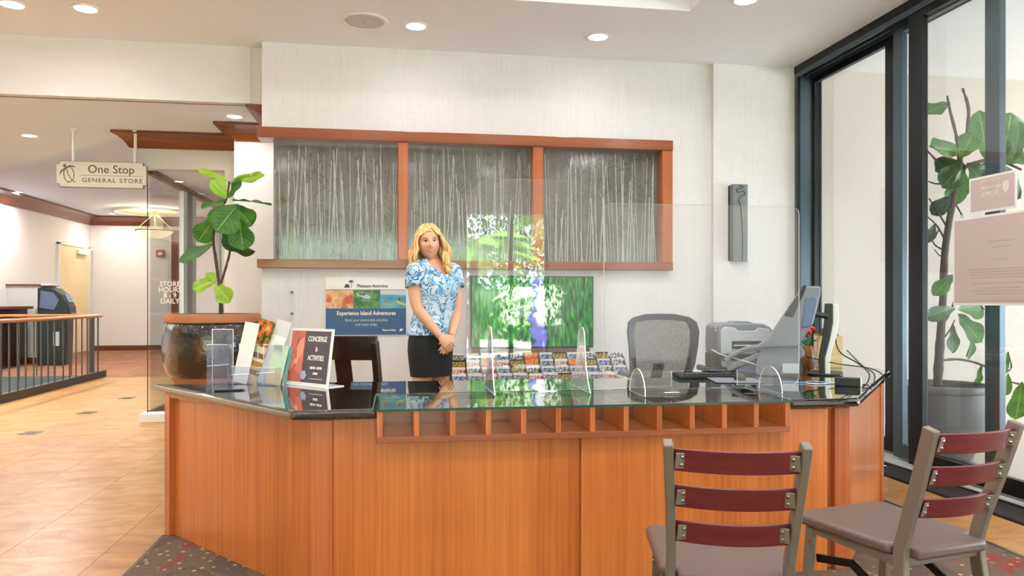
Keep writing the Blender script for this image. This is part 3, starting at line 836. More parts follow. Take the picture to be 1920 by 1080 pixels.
def leaflet(loc, rz, lean, w, h, mats, label, tx=0.0):
    """mats: bands from bottom to top (fraction, material)"""
    e = empty('leaflet', loc, rz, label, 'leaflet', 'leaflets in the desk holders')
    e.rotation_euler = (R(lean), R(tx), rz)
    z = 0
    for i, (fr, m) in enumerate(mats):
        bx('cover' if i == 0 else 'cover_band', (-w / 2, w / 2, -0.002, 0.002, z, z + fr * h), m, e, 0); z += fr * h
    return e
lz = 0.768
leaflet((-0.775, 3.965, lz), R(-25), -9, 0.085, 0.31, [(1.0, M['pr_white'])], 'plain off-white leaflet leaning left of the flowered one', 8)
leaflet((-0.735, 3.965, lz), R(-25), -10, 0.095, 0.33, [(0.14, M['pr_cream']), (0.08, paper('tan_band', (150, 110, 54))), (0.05, M['pr_cream']), (0.08, paper('ochre_band', (170, 128, 66))), (0.05, M['pr_cream']), (0.08, paper('umber_band', (120, 90, 50))), (0.10, M['pr_cream']), (0.42, M['pr_floral'])], 'leaflet with tan text bands and orange flowers at its top', 14)
leaflet((-0.655, 3.935, lz), R(-25), -13, 0.085, 0.33, [(0.75, M['pr_white']), (0.25, paper('pale_grey_card', (214, 212, 214)))], 'tall pale grey leaflet behind the mint one', 14)
leaflet((-0.60, 3.875, lz), R(-25), -9, 0.085, 0.20, [(0.35, M['pr_cream']), (0.65, M['pr_mint'])], 'short mint green leaflet in the front holder', 10)
leaflet((-0.565, 3.885, lz), R(-25), -9, 0.05, 0.19, [(1.0, M['pr_teal'])], 'narrow teal leaflet at the edge of the front holder', 10)
pen = empty('pen', (-0.755, 3.66, 0.766), R(12), 'black pen lying on the granite before the leaflet holders', 'pen')
bm = bmesh.new(); tube(bm, [(-0.07, 0, 0), (-0.06, 0, 0), (0.05, 0, 0), (0.066, 0, 0)], [0.003, 0.0045, 0.0045, 0.001], 8); finish('barrel', bm, M['blackplastic'], pen, smooth=50)
bm = bmesh.new(); tube(bm, [(-0.06, 0, 0.0045), (-0.02, 0, 0.0065)], 0.0012, 5); finish('clip', bm, M['chrome'], pen)

# ---------------------------------------------------------------- chairs
def ladder_chair(name, loc, rz, label):
    e = empty(name, loc, rz, label, 'chair', 'ladder-back visitor chairs')
    W = 0.158
    for s in (-1, 1):
        bm = bmesh.new()
        pts = curve_pts([(s * 0.185, -0.245, 0.0), (s * 0.176, -0.205, 0.25), (s * 0.166, -0.185, 0.42), (s * 0.165, -0.205, 0.52), (s * 0.172, -0.25, 0.66), (s * 0.180, -0.292, 0.80), (s * 0.182, -0.302, 0.835)], 4)
        bar(bm, pts, 0.026, 0.042)
        finish('back_post', bm, M['steel'], e, bevel=0.004, smooth=40)
        bm = bmesh.new(); bar(bm, [(s * 0.19, 0.20, 0.0), (s * 0.178, 0.175, 0.41)], 0.026, 0.03); finish('front_leg', bm, M['steel'], e, bevel=0.003)
        bm = bmesh.new(); bar(bm, [(s * 0.175, 0.185, 0.405), (s * 0.168, -0.19, 0.405)], 0.02, 0.03); finish('side_rail', bm, M['steel'], e, bevel=0.003)
        bm = bmesh.new(); bar(bm, [(s * 0.155, 0.17, 0.30), (s * 0.152, 0.02, 0.33), (s * 0.15, -0.20, 0.22)], 0.012, 0.028); finish('folding_brace', bm, M['blackmetal'], e, bevel=0.002)
        bm = bmesh.new(); tube(bm, [(s * 0.19, 0.165, 0.36), (s * 0.193, 0.165, 0.36)], 0.010, 12); finish('rivet', bm, M['bolt'], e)
    for y_ in (0.175, -0.185):
        bm = bmesh.new(); bar(bm, [(-0.175, y_, 0.405), (0.175, y_, 0.405)], 0.03, 0.02, Vector((0, 0, 1))); finish('cross_rail', bm, M['steel'], e, bevel=0.003)
    # upholstered seat, wider at the front
    bm = bmesh.new()
    prism(bm, [(-0.148, -0.235), (-0.148, -0.165), (-0.192, -0.150), (-0.214, 0.215), (-0.19, 0.232), (0.19, 0.232), (0.214, 0.215), (0.192, -0.150), (0.148, -0.165), (0.148, -0.235)], 0.418, 0.456)
    finish('seat', bm, M['vinyl'], e, bevel=0.013, seg=4, smooth=45)
    for zc, yc, hw in ((0.787, -0.288, 0.181), (0.684, -0.258, 0.175), (0.580, -0.224, 0.169)):
        bm = bmesh.new(); n = 14; rings = []
        for i in range(n + 1):
            t = i / n * 2 - 1; x = t * (hw - 0.012); y = yc - 0.036 * (1 - t * t)
            lean = 0.28 * 0.03
            hz_ = 0.031
            rings.append([(x, y + lean - 0.007, zc - hz_), (x, y - lean - 0.007, zc + hz_), (x, y - lean + 0.007, zc + hz_), (x, y + lean + 0.007, zc - hz_)])
        loft(bm, rings)
        sl = finish('slat', bm, M['redwood'], e, bevel=0.002, smooth=40)
        for s in (-1, 1):
            x = s * (hw - 0.035); t = (hw - 0.035) / (hw - 0.012); y = yc - 0.036 * (1 - t * t) - 0.0095
            pm = Matrix.Translation((x, y, zc)) @ Matrix.Rotation(-s * 0.33, 4, 'Z') @ Matrix.Rotation(0.27, 4, 'X')
            bm = bmesh.new(); box(bm, -0.018, 0.018, -0.0025, 0.0025, -0.022, 0.022, 0, pm); pl = finish('bracket', bm, M['plate'], sl, bevel=0.001)
            bm = bmesh.new()
            for zz in (-0.011, 0.011):
                rgs = tube(bm, [pm @ Vector((0, -0.0024, zz)), pm @ Vector((0, -0.0048, zz)), pm @ Vector((0, -0.0064, zz))], [0.0062, 0.0058, 0.003], 10)
            finish('bolt', bm, M['bolt'], sl, smooth=40)
    return e
ladder_chair('ladder_back_chair', (0.941, 2.084, 0.008), R(-16), 'taupe steel chair with mahogany slats, facing the desk centre').scale = (0.94, 1, 0.972)
ladder_chair('ladder_back_chair', (1.611, 2.246, 0.008), R(11.3), 'taupe steel chair with mahogany slats beside the glass doors').scale = (0.94, 1, 0.972)

# dark wooden chair behind the desk
wc = empty('wooden_chair', (-0.18, 4.63, 0), R(-25), 'dark wooden side chair with a broad curved top rail behind the desk', 'chair')
for s in (-1, 1):
    bm = bmesh.new(); bar(bm, curve_pts([(s * 0.19, -0.18, 0.46), (s * 0.19, -0.20, 0.70), (s * 0.195, -0.255, 0.95)], 4), 0.035, 0.05); finish('back_post', bm, M['darkwood'], wc, bevel=0.004)
    for y_ in (-0.18, 0.2):
        bm = bmesh.new(); bar(bm, [(s * 0.19, y_ * 1.05, 0), (s * 0.19, y_, 0.44)], 0.035, 0.04); finish('leg', bm, M['darkwood'], wc, bevel=0.004)
bx('seat', (-0.215, 0.215, -0.21, 0.23, 0.44, 0.475), pmat('tan_seat', (188, 150, 104), 0.5), wc, 0.012)
bm = bmesh.new(); rings = []
for i in range(13):
    t = i / 12 * 2 - 1; x = t * 0.21; y = -0.245 - 0.045 * (1 - t * t)
    rings.append([(x, y - 0.012 + 0.02, 0.845), (x, y - 0.012 - 0.012, 0.985), (x, y + 0.012 - 0.012, 0.985), (x, y + 0.012 + 0.02, 0.845)])
loft(bm, rings); finish('top_rail', bm, M['darkwood'], wc, bevel=0.004, smooth=40)
bm = bmesh.new(); bar(bm, curve_pts([(0, -0.20, 0.47), (0, -0.235, 0.70), (0, -0.27, 0.86)], 4), 0.10, 0.014); finish('back_splat', bm, M['darkwood'], wc, bevel=0.003)

# mesh office chair
oc = empty('office_chair', (1.94, 5.09, 0), R(6), 'grey mesh-backed office chair behind the desk', 'chair')
oc.scale = (1.16, 1, 1)
def mesh_fabric():
    m, nt, N, L, b = new_mat('chair_mesh_fabric')
    N.remove(b)
    tc = N.new('ShaderNodeTexCoord'); mp = N.new('ShaderNodeMapping'); mp.inputs['Scale'].default_value = (130, 130, 130); mp.inputs['Rotation'].default_value = (0, R(35), 0)
    L.new(tc.outputs['Object'], mp.inputs['Vector'])
    ck = N.new('ShaderNodeTexChecker'); ck.inputs['Scale'].default_value = 1.0
    L.new(mp.outputs[0], ck.inputs['Vector'])
    t = N.new('ShaderNodeBsdfTransparent'); d = N.new('ShaderNodeBsdfDiffuse'); d.inputs['Color'].default_value = srgb(96, 96, 92)
    mx = N.new('ShaderNodeMixShader'); mr = N.new('ShaderNodeMapRange'); mr.inputs['To Min'].default_value = 0.5; mr.inputs['To Max'].default_value = 0.95
    L.new(ck.outputs['Fac'], mr.inputs['Value']); L.new(mr.outputs[0], mx.inputs['Fac']); L.new(t.outputs[0], mx.inputs[1]); L.new(d.outputs[0], mx.inputs[2])
    L.new(mx.outputs[0], N['Material Output'].inputs['Surface'])
    return m
def bpt(x, z):   # curved back shell
    return (x, 0.16 + 0.05 * ((z - 0.85) / 0.25) ** 2 * 0.6 - 0.05 * (x / 0.25) ** 2 + 0.12 * max(0, (0.75 - z)), z)
out_, in_ = [], []
for (ox, oz, ix, iz) in [(0.0, 1.09, 0.0, 1.045), (0.10, 1.087, 0.09, 1.043), (0.19, 1.065, 0.17, 1.03), (0.232, 1.03, 0.185, 1.005), (0.245, 0.96, 0.195, 0.95), (0.235, 0.85, 0.187, 0.85), (0.222, 0.72, 0.175, 0.72), (0.205, 0.60, 0.16, 0.63), (0.15, 0.555, 0.13, 0.60), (0.0, 0.55, 0.0, 0.59)]:
    out_.append((ox, oz)); in_.append((ix, iz))
out_ = out_ + [(-x, z) for x, z in out_[-2:0:-1]]; in_ = in_ + [(-x, z) for x, z in in_[-2:0:-1]]
bm = bmesh.new(); n = len(out_)
rows = []
for (o2, i2) in zip(out_, in_):
    a, b = Vector(bpt(*o2)), Vector(bpt(*i2))
    rows.append([a + Vector((0, 0.012, 0)), a - Vector((0, 0.014, 0)), b - Vector((0, 0.010, 0)), b + Vector((0, 0.010, 0))])
rows.append(rows[0])
rs = [[bm.verts.new(p) for p in r] for r in rows[:-1]]
for i in range(n):
    for k in range(4):
        bm.faces.new((rs[i][k], rs[i][(k + 1) % 4], rs[(i + 1) % n][(k + 1) % 4], rs[(i + 1) % n][k]))
finish('back_frame', bm, pmat('chair_frame_plastic', (36, 40, 48), 0.4), oc, bevel=0.004, smooth=50)
bm = bmesh.new(); gx, gz = 12, 14
# mesh panel clipped to the inner outline: rows between z, half width from in_
half = sorted([(z, x) for x, z in in_ if x >= 0])
def hw_at(z):
    for (z0, x0), (z1, x1) in zip(half, half[1:]):
        if z0 <= z <= z1 and z1 > z0:
            return x0 + (x1 - x0) * (z - z0) / (z1 - z0)
    return 0.0
grid = []
for j in range(gz + 1):
    z = 0.580 + (1.066 - 0.580) * j / gz; w = max(hw_at(min(max(z, 0.60), 1.035)), 0.12) + 0.016
    grid.append([bm.verts.new(bpt(-w + 2 * w * i / gx, z)) for i in range(gx + 1)])
for j in range(gz):
    for i in range(gx):
        bm.faces.new((grid[j][i], grid[j][i + 1], grid[j + 1][i + 1], grid[j + 1][i]))
finish('mesh_back', bm, mesh_fabric(), oc, smooth=True)
bm = bmesh.new(); prism(bm, rrect(-0.235, 0.235, -0.28, 0.2, 0.08), 0.42, 0.49); finish('seat', bm, pmat('chair_seat_fabric', (40, 42, 46), 0.9), oc, bevel=0.02, seg=3, smooth=45)
bm = bmesh.new(); tube(bm, [(0, 0, 0.12), (0, 0, 0.42)], 0.03, 14); finish('gas_column', bm, M['blackplastic'], oc, smooth=45)
bm = bmesh.new(); bar(bm, curve_pts([(0, 0.05, 0.41), (0, 0.24, 0.44), (0, 0.25, 0.58), (0, 0.19, 0.72)], 4), 0.07, 0.025); finish('back_stem', bm, M['blackplastic'], oc, bevel=0.004)
for a in range(5):
    c, s = math.cos(R(72 * a + 10)), math.sin(R(72 * a + 10))
    bm = bmesh.new(); tube(bm, [(0.02 * c, 0.02 * s, 0.11), (0.28 * c, 0.28 * s, 0.075)], [0.026, 0.016], 8); lg = finish('base_leg', bm, M['blackplastic'], oc, smooth=45)
    bm = bmesh.new(); tube(bm, [(0.28 * c - 0.02 * s, 0.28 * s + 0.02 * c, 0.032), (0.28 * c + 0.02 * s, 0.28 * s - 0.02 * c, 0.032)], 0.032, 14); finish('castor', bm, M['rubber'], lg, smooth=45)
for s in (-1, 1):
    bm = bmesh.new(); bar(bm, curve_pts([(s * 0.20, -0.02, 0.43), (s * 0.27, -0.02, 0.46), (s * 0.285, -0.02, 0.66)], 4), 0.05, 0.02, Vector((0, 1, 0))); ar = finish('armrest', bm, M['blackplastic'], oc, bevel=0.004)
    bm = bmesh.new(); prism(bm, rrect(s * 0.285 - 0.042, s * 0.285 + 0.042, -0.17, 0.10, 0.035), 0.66, 0.69); finish('arm_pad', bm, M['blackplastic'], ar, bevel=0.008, seg=3, smooth=45)

# ================================================================ COMPUTER CORNER
def view_empty(name, px, depth_y, z, label, cat, extra=0.0, group=None):
    """an Empty on the ray through image column px, turned so that its local x runs across the view"""
    a = R(8.9) + math.atan((px - 960) / 1407)
    return empty(name, (math.tan(a) * depth_y, depth_y, z), -a + extra, label, cat, group)
CT = 0.7625
# point-of-sale terminal: slab screen leaning on a rounded foot
ps = view_empty('pos_terminal', 1474, 3.95, CT, 'grey all-in-one sales terminal leaning back on a rounded foot', 'computer')
bm = bmesh.new()
prof = [(-0.15, 0.0), (-0.165, 0.02), (-0.15, 0.11), (-0.13, 0.15), (-0.08, 0.17), (0.02, 0.175), (0.075, 0.165), (0.095, 0.14), (0.092, 0.115), (0.07, 0.10), (0.06, 0.0)]
slab(bm, prof, -0.09, 0.13); finish('foot', bm, M['greyplastic'], ps, bevel=0.008, seg=3, smooth=45)
bm = bmesh.new(); slab(bm, [(-0.16, 0.158), (-0.10, 0.21), (0.085, 0.50), (0.175, 0.50), (0.175, 0.46), (0.14, 0.30), (0.06, 0.17)], -0.13, 0.17)
finish('housing', bm, M['greyplastic'], ps, bevel=0.010, seg=3, smooth=45)
bm = bmesh.new(); slab(bm, [(-0.012, 0.34), (0.088, 0.505), (0.105, 0.505), (0.085, 0.45), (0.035, 0.33)], -0.135, 0.175); finish('screen_bezel', bm, M['blackplastic'], ps, bevel=0.003)
bm = bmesh.new(); slab(bm, [(0.075, 0.27), (0.098, 0.44), (0.15, 0.45), (0.162, 0.42), (0.13, 0.28)], -0.137, 0.0); finish('rear_cover', bm, M['slateplastic'], ps, bevel=0.008, seg=3, smooth=45)
bx('card_reader', (-0.02, 0.065, -0.115, -0.085, 0.02, 0.075), M['lightplastic'], ps, 0.004)
bm = bmesh.new(); tube(bm, [(0.15, 0.0, 0.345), (0.22, 0.0, 0.335)], 0.016, 10); finish('display_arm', bm, M['blackplastic'], ps, smooth=45)
# edge-on monitor
mo = view_empty('monitor', 1545, 3.92, CT, 'thin monitor seen edge-on, black front and white curved back', 'monitor')
bm = bmesh.new(); slab(bm, [(1.7 * a_, b_) for a_, b_ in [(-0.012, 0.0), (-0.018, 0.08), (-0.006, 0.20), (0.0, 0.30), (0.002, 0.405), (0.026, 0.405), (0.026, 0.30), (0.016, 0.20), (0.002, 0.10), (0.002, 0.0)]], -0.02, 0.36)
finish('screen_shell', bm, M['blackplastic'], mo, bevel=0.003, smooth=45)
bm = bmesh.new(); slab(bm, [(1.7 * a_, b_) for a_, b_ in [(0.003, 0.0), (0.003, 0.10), (0.017, 0.20), (0.027, 0.30), (0.027, 0.402), (0.044, 0.40), (0.045, 0.31), (0.038, 0.22), (0.022, 0.13), (0.018, 0.06), (0.02, 0.0)]], -0.01, 0.35)
finish('back_shell', bm, M['whiteplastic'], mo, bevel=0.004, seg=3, smooth=45)
bm = bmesh.new(); prism(bm, rrect(-0.09, 0.10, -0.03, 0.20, 0.05), 0.0, 0.010); finish('base', bm, M['blackplastic'], mo, bevel=0.002, smooth=45)
# printer on a black tray unit
tr = view_empty('paper_tray_unit', 1386, 4.38, CT, 'black tray unit under the small grey printer', 'tray', R(20))
bx('body', (-0.13, 0.22, -0.0, 0.27, 0.0, 0.085), M['blackplastic'], tr, 0.005)
bx('tray_front', (-0.11, 0.20, -0.012, 0.0, 0.01, 0.05), M['greyplastic'], tr, 0.003)
pr = view_empty('printer', 1386, 4.38, CT + 0.0865, 'small grey desktop printer with an arched top', 'printer', R(20))
bm = bmesh.new(); slab(bm, [(-0.13, 0.0), (-0.135, 0.06), (-0.13, 0.17), (-0.10, 0.193), (0.02, 0.197), (0.16, 0.192), (0.21, 0.165), (0.228, 0.11), (0.228, 0.0)], 0.004, 0.26)
finish('body', bm, M['greyplastic'], pr, bevel=0.012, seg=3, smooth=45)
bm = bmesh.new(); slab(bm, [(-0.118, 0.004), (-0.118, 0.15), (-0.09, 0.175), (-0.03, 0.168), (-0.01, 0.148), (0.10, 0.148), (0.12, 0.168), (0.185, 0.160), (0.217, 0.10), (0.217, 0.004)], -0.010, 0.006)
fr = finish('front_cover', bm, M['lightplastic'], pr, bevel=0.004, smooth=45)
bx('output_slot', (-0.05, 0.14, -0.0125, -0.009, 0.035, 0.085), M['blackplastic'], pr, 0.001)
bx('paper_sheet', (-0.045, 0.135, -0.05, -0.011, 0.058, 0.062), M['whiteplastic'], pr, 0)
bm = bmesh.new(); slab(bm, [(-0.02, 0.0), (0.11, 0.0), (0.085, 0.012), (0.0, 0.012)], 0.05, 0.2); o_ = finish('top_grip', bm, M['slateplastic'], pr, bevel=0.003); o_.location = (0, 0, 0.192)
for z_ in (0.15, 0.168):
    bm = bmesh.new(); lathe(bm, [(0, 0.0), (0.006, 0.0), (0.006, 0.003), (0, 0.004)], 10); o_ = finish('button', bm, M['whiteplastic'], pr); o_.location = (-0.137, 0.03, z_); o_.rotation_euler = (0, R(-90), 0)
# telephone
ph = view_empty('desk_telephone', 1402, 4.19, CT, 'grey desk telephone with its handset lying across the keypad', 'telephone', R(-8))
ph_m = Matrix.Rotation(R(-26), 4, 'Y')
bm = bmesh.new(); box(bm, -0.085, 0.15, -0.10, 0.10, 0.045, 0.075, 0, ph_m); finish('keypad_body', bm, M['greyplastic'], ph, bevel=0.008, seg=3)
bm = bmesh.new(); slab(bm, [(-0.06, 0.0), (0.15, 0.0), (0.145, 0.11), (-0.05, 0.018)], -0.09, 0.09); finish('stand', bm, M['slateplastic'], ph, bevel=0.003)
bm = bmesh.new(); box(bm, 0.06, 0.13, -0.085, -0.0, 0.0755, 0.0775, 0, ph_m); finish('display', bm, M['lightplastic'], ph)
bm = bmesh.new(); r_ = tube(bm, curve_pts([ph_m @ Vector((-0.09, -0.085, 0.085)), ph_m @ Vector((-0.06, -0.085, 0.115)), ph_m @ Vector((0.03, -0.085, 0.125)), ph_m @ Vector((0.11, -0.085, 0.115)), ph_m @ Vector((0.14, -0.085, 0.085))], 5), [0.024] * 4 + [0.016] * 13 + [0.024] * 4, 10)
finish('handset', bm, M['greyplastic'], ph, smooth=50)
for i in range(4):
    for j in range(3):
        bm = bmesh.new(); box(bm, -0.06 + i * 0.026, -0.042 + i * 0.026, -0.03 + j * 0.03, -0.01 + j * 0.03, 0.075, 0.079, 0, ph_m); finish('key', bm, M['lightplastic'], ph)
# mouse, pad, keyboard, adapter, dispenser box, bouquet
mp_ = empty('mouse_pad', (1.76, 3.695, CT), R(-12), 'thin grey mouse pad near the slot of the wide shield', 'mouse pad')
bm = bmesh.new(); prism(bm, rrect(-0.12, 0.12, -0.11, 0.13, 0.015), 0, 0.006); finish('surface', bm, pmat('pad_cloth', (126, 130, 140), 0.8), mp_, bevel=0.001)
bm = bmesh.new(); prism(bm, rrect(-0.122, 0.122, -0.112, 0.132, 0.015), -0.0005, 0.003); finish('rubber_back', bm, M['rubber'], mp_)
ms = empty('computer_mouse', (1.79, 3.705, CT + 0.0062), R(-20), 'black computer mouse on the grey pad', 'mouse')
bm = bmesh.new()
for v in bmesh.ops.create_uvsphere(bm, u_segments=18, v_segments=10, radius=1)['verts']:
    v.co = Vector((v.co.x * 0.032, v.co.y * 0.055, max(v.co.z, 0) * 0.034))
finish('shell', bm, M['blackplastic'], ms, smooth=60)
bm = bmesh.new(); tube(bm, [(-0.003, -0.025, 0.03), (0.003, -0.025, 0.03)], 0.006, 10); finish('wheel', bm, M['greyplastic'], ms)
kb = empty('keyboard', (1.73, 3.905, CT), R(-6), 'black keyboard at the inner edge of the worktop', 'keyboard')
bm = bmesh.new(); slab(bm, [(-0.21, 0), (0.20, 0), (0.20, 0.018), (-0.21, 0.018)], -0.065, 0.065); finish('case', bm, M['blackplastic'], kb, bevel=0.003)
for j in range(4):
    bm = bmesh.new()
    for i in range(14):
        box(bm, -0.2 + i * 0.028, -0.176 + i * 0.028, -0.055 + j * 0.029, -0.031 + j * 0.029, 0.018, 0.023)
    finish('key_row', bm, M['blackplastic'], kb)
ad = empty('power_adapter', (2.21, 3.40, CT), R(-34), 'black power adapter with a white end near the granite corner', 'adapter')
bx('body', (-0.06, 0.055, -0.022, 0.022, 0, 0.042), M['blackplastic'], ad, 0.004)
bx('end_cap', (0.0555, 0.061, -0.021, 0.021, 0.002, 0.040), M['whiteplastic'], ad, 0.002)
fb = empty('file_box', (2.72, 4.40, CT), R(-20), 'tan wooden file box holding dark folders behind the monitor', 'box')
fw = wood_mat('tan_box_wood', (150, 116, 60), (186, 152, 92), (204, 172, 112), axis=0, scale=0.6)
for n_, q in (('front', (-0.075, 0.075, -0.055, -0.045, 0, 0.20)), ('back', (-0.075, 0.075, 0.045, 0.055, 0, 0.21)), ('side', (-0.075, -0.065, -0.045, 0.045, 0, 0.20)), ('side', (0.065, 0.075, -0.045, 0.045, 0, 0.20)), ('bottom', (-0.065, 0.065, -0.045, 0.045, 0, 0.01))):
    bx(n_, q, fw, fb, 0.002)
for i, c in enumerate(((60, 64, 72), (96, 100, 110), (44, 46, 52))):
    fo = empty('folder', (2.72 + 0.03 * (i - 1) * 0.94, 4.40 - 0.03 * (i - 1) * 0.34, CT + 0.011), R(-20), ('charcoal', 'mid grey', 'black')[i] + ' folder standing in the tan file box', 'folder', 'folders in the file box')
    bx('cover', (-0.006, 0.006, -0.04, 0.04, 0, 0.235 + 0.008 * i), pmat('folder_card', c, 0.6), fo, 0.001)
    bx('sheets', (-0.003, 0.003, -0.038, 0.041, 0.004, 0.228 + 0.008 * i), M['pr_white'], fo, 0)
vs = empty('flower_vase', (2.56, 4.36, CT), 0, 'small brown vase with red flowers between terminal and monitor', 'vase')
bm = bmesh.new(); lathe(bm, [(0, 0), (0.032, 0), (0.042, 0.03), (0.045, 0.07), (0.034, 0.12), (0.028, 0.14), (0.024, 0.138), (0.03, 0.11), (0, 0.10)], 20); finish('vase_body', bm, pmat('brown_ceramic', (150, 100, 54), 0.35), vs, smooth=60)
rv = random.Random(5)
for i in range(5):
    tip = Vector((rv.uniform(-0.05, 0.05), rv.uniform(-0.04, 0.04), 0.20 + rv.uniform(0, 0.05)))
    bm = bmesh.new(); tube(bm, curve_pts([(0, 0, 0.11), (tip.x * 0.4, tip.y * 0.4, 0.16), tip], 3), 0.0022, 5); st = finish('stem', bm, pmat('flower_stem', (70, 110, 60), 0.6), vs)
    bm = bmesh.new()
    for v in bmesh.ops.create_icosphere(bm, subdivisions=2, radius=0.016)['verts']:
        v.co = v.co * (1 + 0.25 * noise.noise(v.co * 90 + Vector((i, 0, 0)))) + tip
    finish('bloom', bm, pmat('red_petals', (206, 56, 48), 0.6), st, smooth=True)
for i in range(5):
    a = i * 1.3; d = Vector((math.cos(a), math.sin(a), 0)); b0 = Vector((0, 0, 0.13)); 
    p1 = b0 + d * 0.03 + Vector((0, 0, 0.04)); p2 = b0 + d * 0.062 + Vector((0, 0, 0.05)); s_ = Vector((-d.y, d.x, 0)) * 0.014
    bm = bmesh.new(); vv = [bm.verts.new(p) for p in (b0, p1 + s_, p2, p1 - s_)]; bm.faces.new(vv); finish('leaf', bm, pmat('vase_leaf', (86, 138, 78), 0.5), vs)
def cable(pts, r, mat, label, grp=None):
    bm = bmesh.new(); tube(bm, curve_pts(pts, 6), r, 6); return tag(finish('cable', bm, mat, smooth=True), label, 'cable', grp)
zc = CT + 0.004
cable([(2.50, 3.98, 1.02), (2.48, 3.90, 0.90), (2.50, 3.75, 0.84), (2.46, 3.60, 0.80), (2.36, 3.47, zc), (2.29, 3.40, zc)], 0.0035, M['rubber'], 'black cable looping from the terminal to the power adapter')
cable([(2.56, 3.95, 0.90), (2.55, 3.80, 0.83), (2.50, 3.62, 0.80), (2.42, 3.50, zc), (2.35, 3.42, zc)], 0.003, M['rubber'], 'black cable sagging behind the edge-on monitor')
cable([(2.34, 4.0, 0.86), (2.45, 3.86, 0.83), (2.56, 3.74, 0.815), (2.53, 3.58, 0.79), (2.46, 3.48, zc)], 0.003, M['rubber'], 'black cable crossing in front of the monitor foot')
bluec = pmat('blue_cable', (120, 168, 214), 0.4)
cable([(1.98, 3.62, zc), (2.06, 3.55, zc), (2.12, 3.60, zc), (2.20, 3.52, zc), (2.27, 3.55, zc), (2.34, 3.50, zc)], 0.003, bluec, 'pale blue network cable lying on the granite')
cable([(2.06, 3.52, zc), (2.10, 3.47, zc), (2.19, 3.50, zc), (2.25, 3.46, zc)], 0.003, pmat('white_cable', (214, 224, 236), 0.4), 'short white cable crossing the blue one on the granite')
cable([(1.95, 4.42, 0.88), (1.94, 4.25, 0.86), (2.02, 4.1, 0.83), (2.10, 4.02, 0.80)], 0.0035, M['whiteplastic'], 'white coiled phone cord beside the printer')

# ================================================================ BACK WALL FITTINGS
def screen_mat():
    m, nt, N, L, b = new_mat('television_picture')
    tc = N.new('ShaderNodeTexCoord')
    def noise_n(scale, sv, rot=0, det=4, dist=0.0):
        mp = N.new('ShaderNodeMapping'); mp.inputs['Scale'].default_value = sv; mp.inputs['Rotation'].default_value = (0, R(rot), 0)
        L.new(tc.outputs['Object'], mp.inputs['Vector'])
        n = N.new('ShaderNodeTexNoise'); n.inputs['Scale'].default_value = scale; n.inputs['Detail'].default_value = det; n.inputs['Distortion'].default_value = dist
        L.new(mp.outputs[0], n.inputs['Vector']); return n
    g = noise_n(9, (6, 1, 1), 14, 6, 0.6)
    rg_ = ramp(N, [(0.3, (4, 34, 12)), (0.45, (14, 88, 34)), (0.58, (30, 128, 48)), (0.75, (112, 178, 84))]); L.new(g.outputs['Fac'], rg_.inputs[0])
    f = noise_n(14, (3, 1, 1.4), 20, 5, 1.0)
    rf = ramp(N, [(0.36, (8, 60, 26)), (0.47, (60, 150, 60)), (0.53, (186, 220, 150)), (0.60, (248, 252, 246))]); L.new(f.outputs['Fac'], rf.inputs[0])
    sx = N.new('ShaderNodeSeparateXYZ'); L.new(tc.outputs['Object'], sx.inputs[0])
    wob = noise_n(5, (1, 1, 2), 0, 2)
    wx = N.new('ShaderNodeMath'); wx.operation = 'MULTIPLY_ADD'; wx.inputs[1].default_value = 0.22; wx.inputs[2].default_value = -0.11
    L.new(wob.outputs['Fac'], wx.inputs[0])
    xx = N.new('ShaderNodeMath'); xx.operation = 'ADD'; L.new(sx.outputs['X'], xx.inputs[0]); L.new(wx.outputs[0], xx.inputs[1])
    def band(c, w, soft, src):
        s = N.new('ShaderNodeMath'); s.operation = 'SUBTRACT'; L.new(src, s.inputs[0]); s.inputs[1].default_value = c
        a = N.new('ShaderNodeMath'); a.operation = 'ABSOLUTE'; L.new(s.outputs[0], a.inputs[0])
        r = N.new('ShaderNodeMapRange'); r.inputs['From Min'].default_value = w; r.inputs['From Max'].default_value = w + soft; r.inputs['To Min'].default_value = 1; r.inputs['To Max'].default_value = 0
        L.new(a.outputs[0], r.inputs['Value']); return r.outputs[0]
    def mul(a, b_):
        n = N.new('ShaderNodeMath'); n.operation = 'MULTIPLY'; L.new(a, n.inputs[0]); L.new(b_, n.inputs[1]); return n.outputs[0]
    def mix(fac, A, B=None, col=None):
        n = N.new('ShaderNodeMix'); n.data_type = 'RGBA'; L.new(fac, n.inputs['Factor']); L.new(A, n.inputs['A'])
        if B: L.new(B, n.inputs['B'])
        else: n.inputs['B'].default_value = srgb(*col)
        return n.outputs['Result']
    zone = mul(band(-0.02, 0.22, 0.06, xx.outputs[0]), band(0.06, 0.15, 0.03, sx.outputs['Z']))
    c = mix(zone, rg_.outputs[0], rf.outputs[0])
    c = mix(band(0.045, 0.035, 0.03, xx.outputs[0]), c, col=(108, 108, 206))
    c = mix(mul(band(0.06, 0.025, 0.02, xx.outputs[0]), band(0.04, 0.12, 0.05, sx.outputs['Z'])), c, col=(250, 250, 255))
    c = mix(band(-0.095, 0.012, 0.012, sx.outputs['X']), c, col=(10, 70, 36))
    L.new(c, b.inputs['Emission Color']); b.inputs['Emission Strength'].default_value = 1.2
    b.inputs['Base Color'].default_value = (0.004, 0.006, 0.005, 1); b.inputs['Roughness'].default_value = 0.08
    return m
tv = empty('television', (1.149, 6.20, 1.09), 0, 'wall-mounted flat television showing a green garden picture', 'television')
bx('casing', (-0.524, 0.524, 0.0, 0.045, -0.302, 0.302), M['blackplastic'], tv, 0.004)
bx('screen', (-0.515, 0.515, -0.003, 0.0, -0.290, 0.294), screen_mat(), tv, 0)
bx('mount', (-0.2, 0.2, 0.045, 0.08, -0.15, 0.15), M['blackmetal'], tv, 0.002)
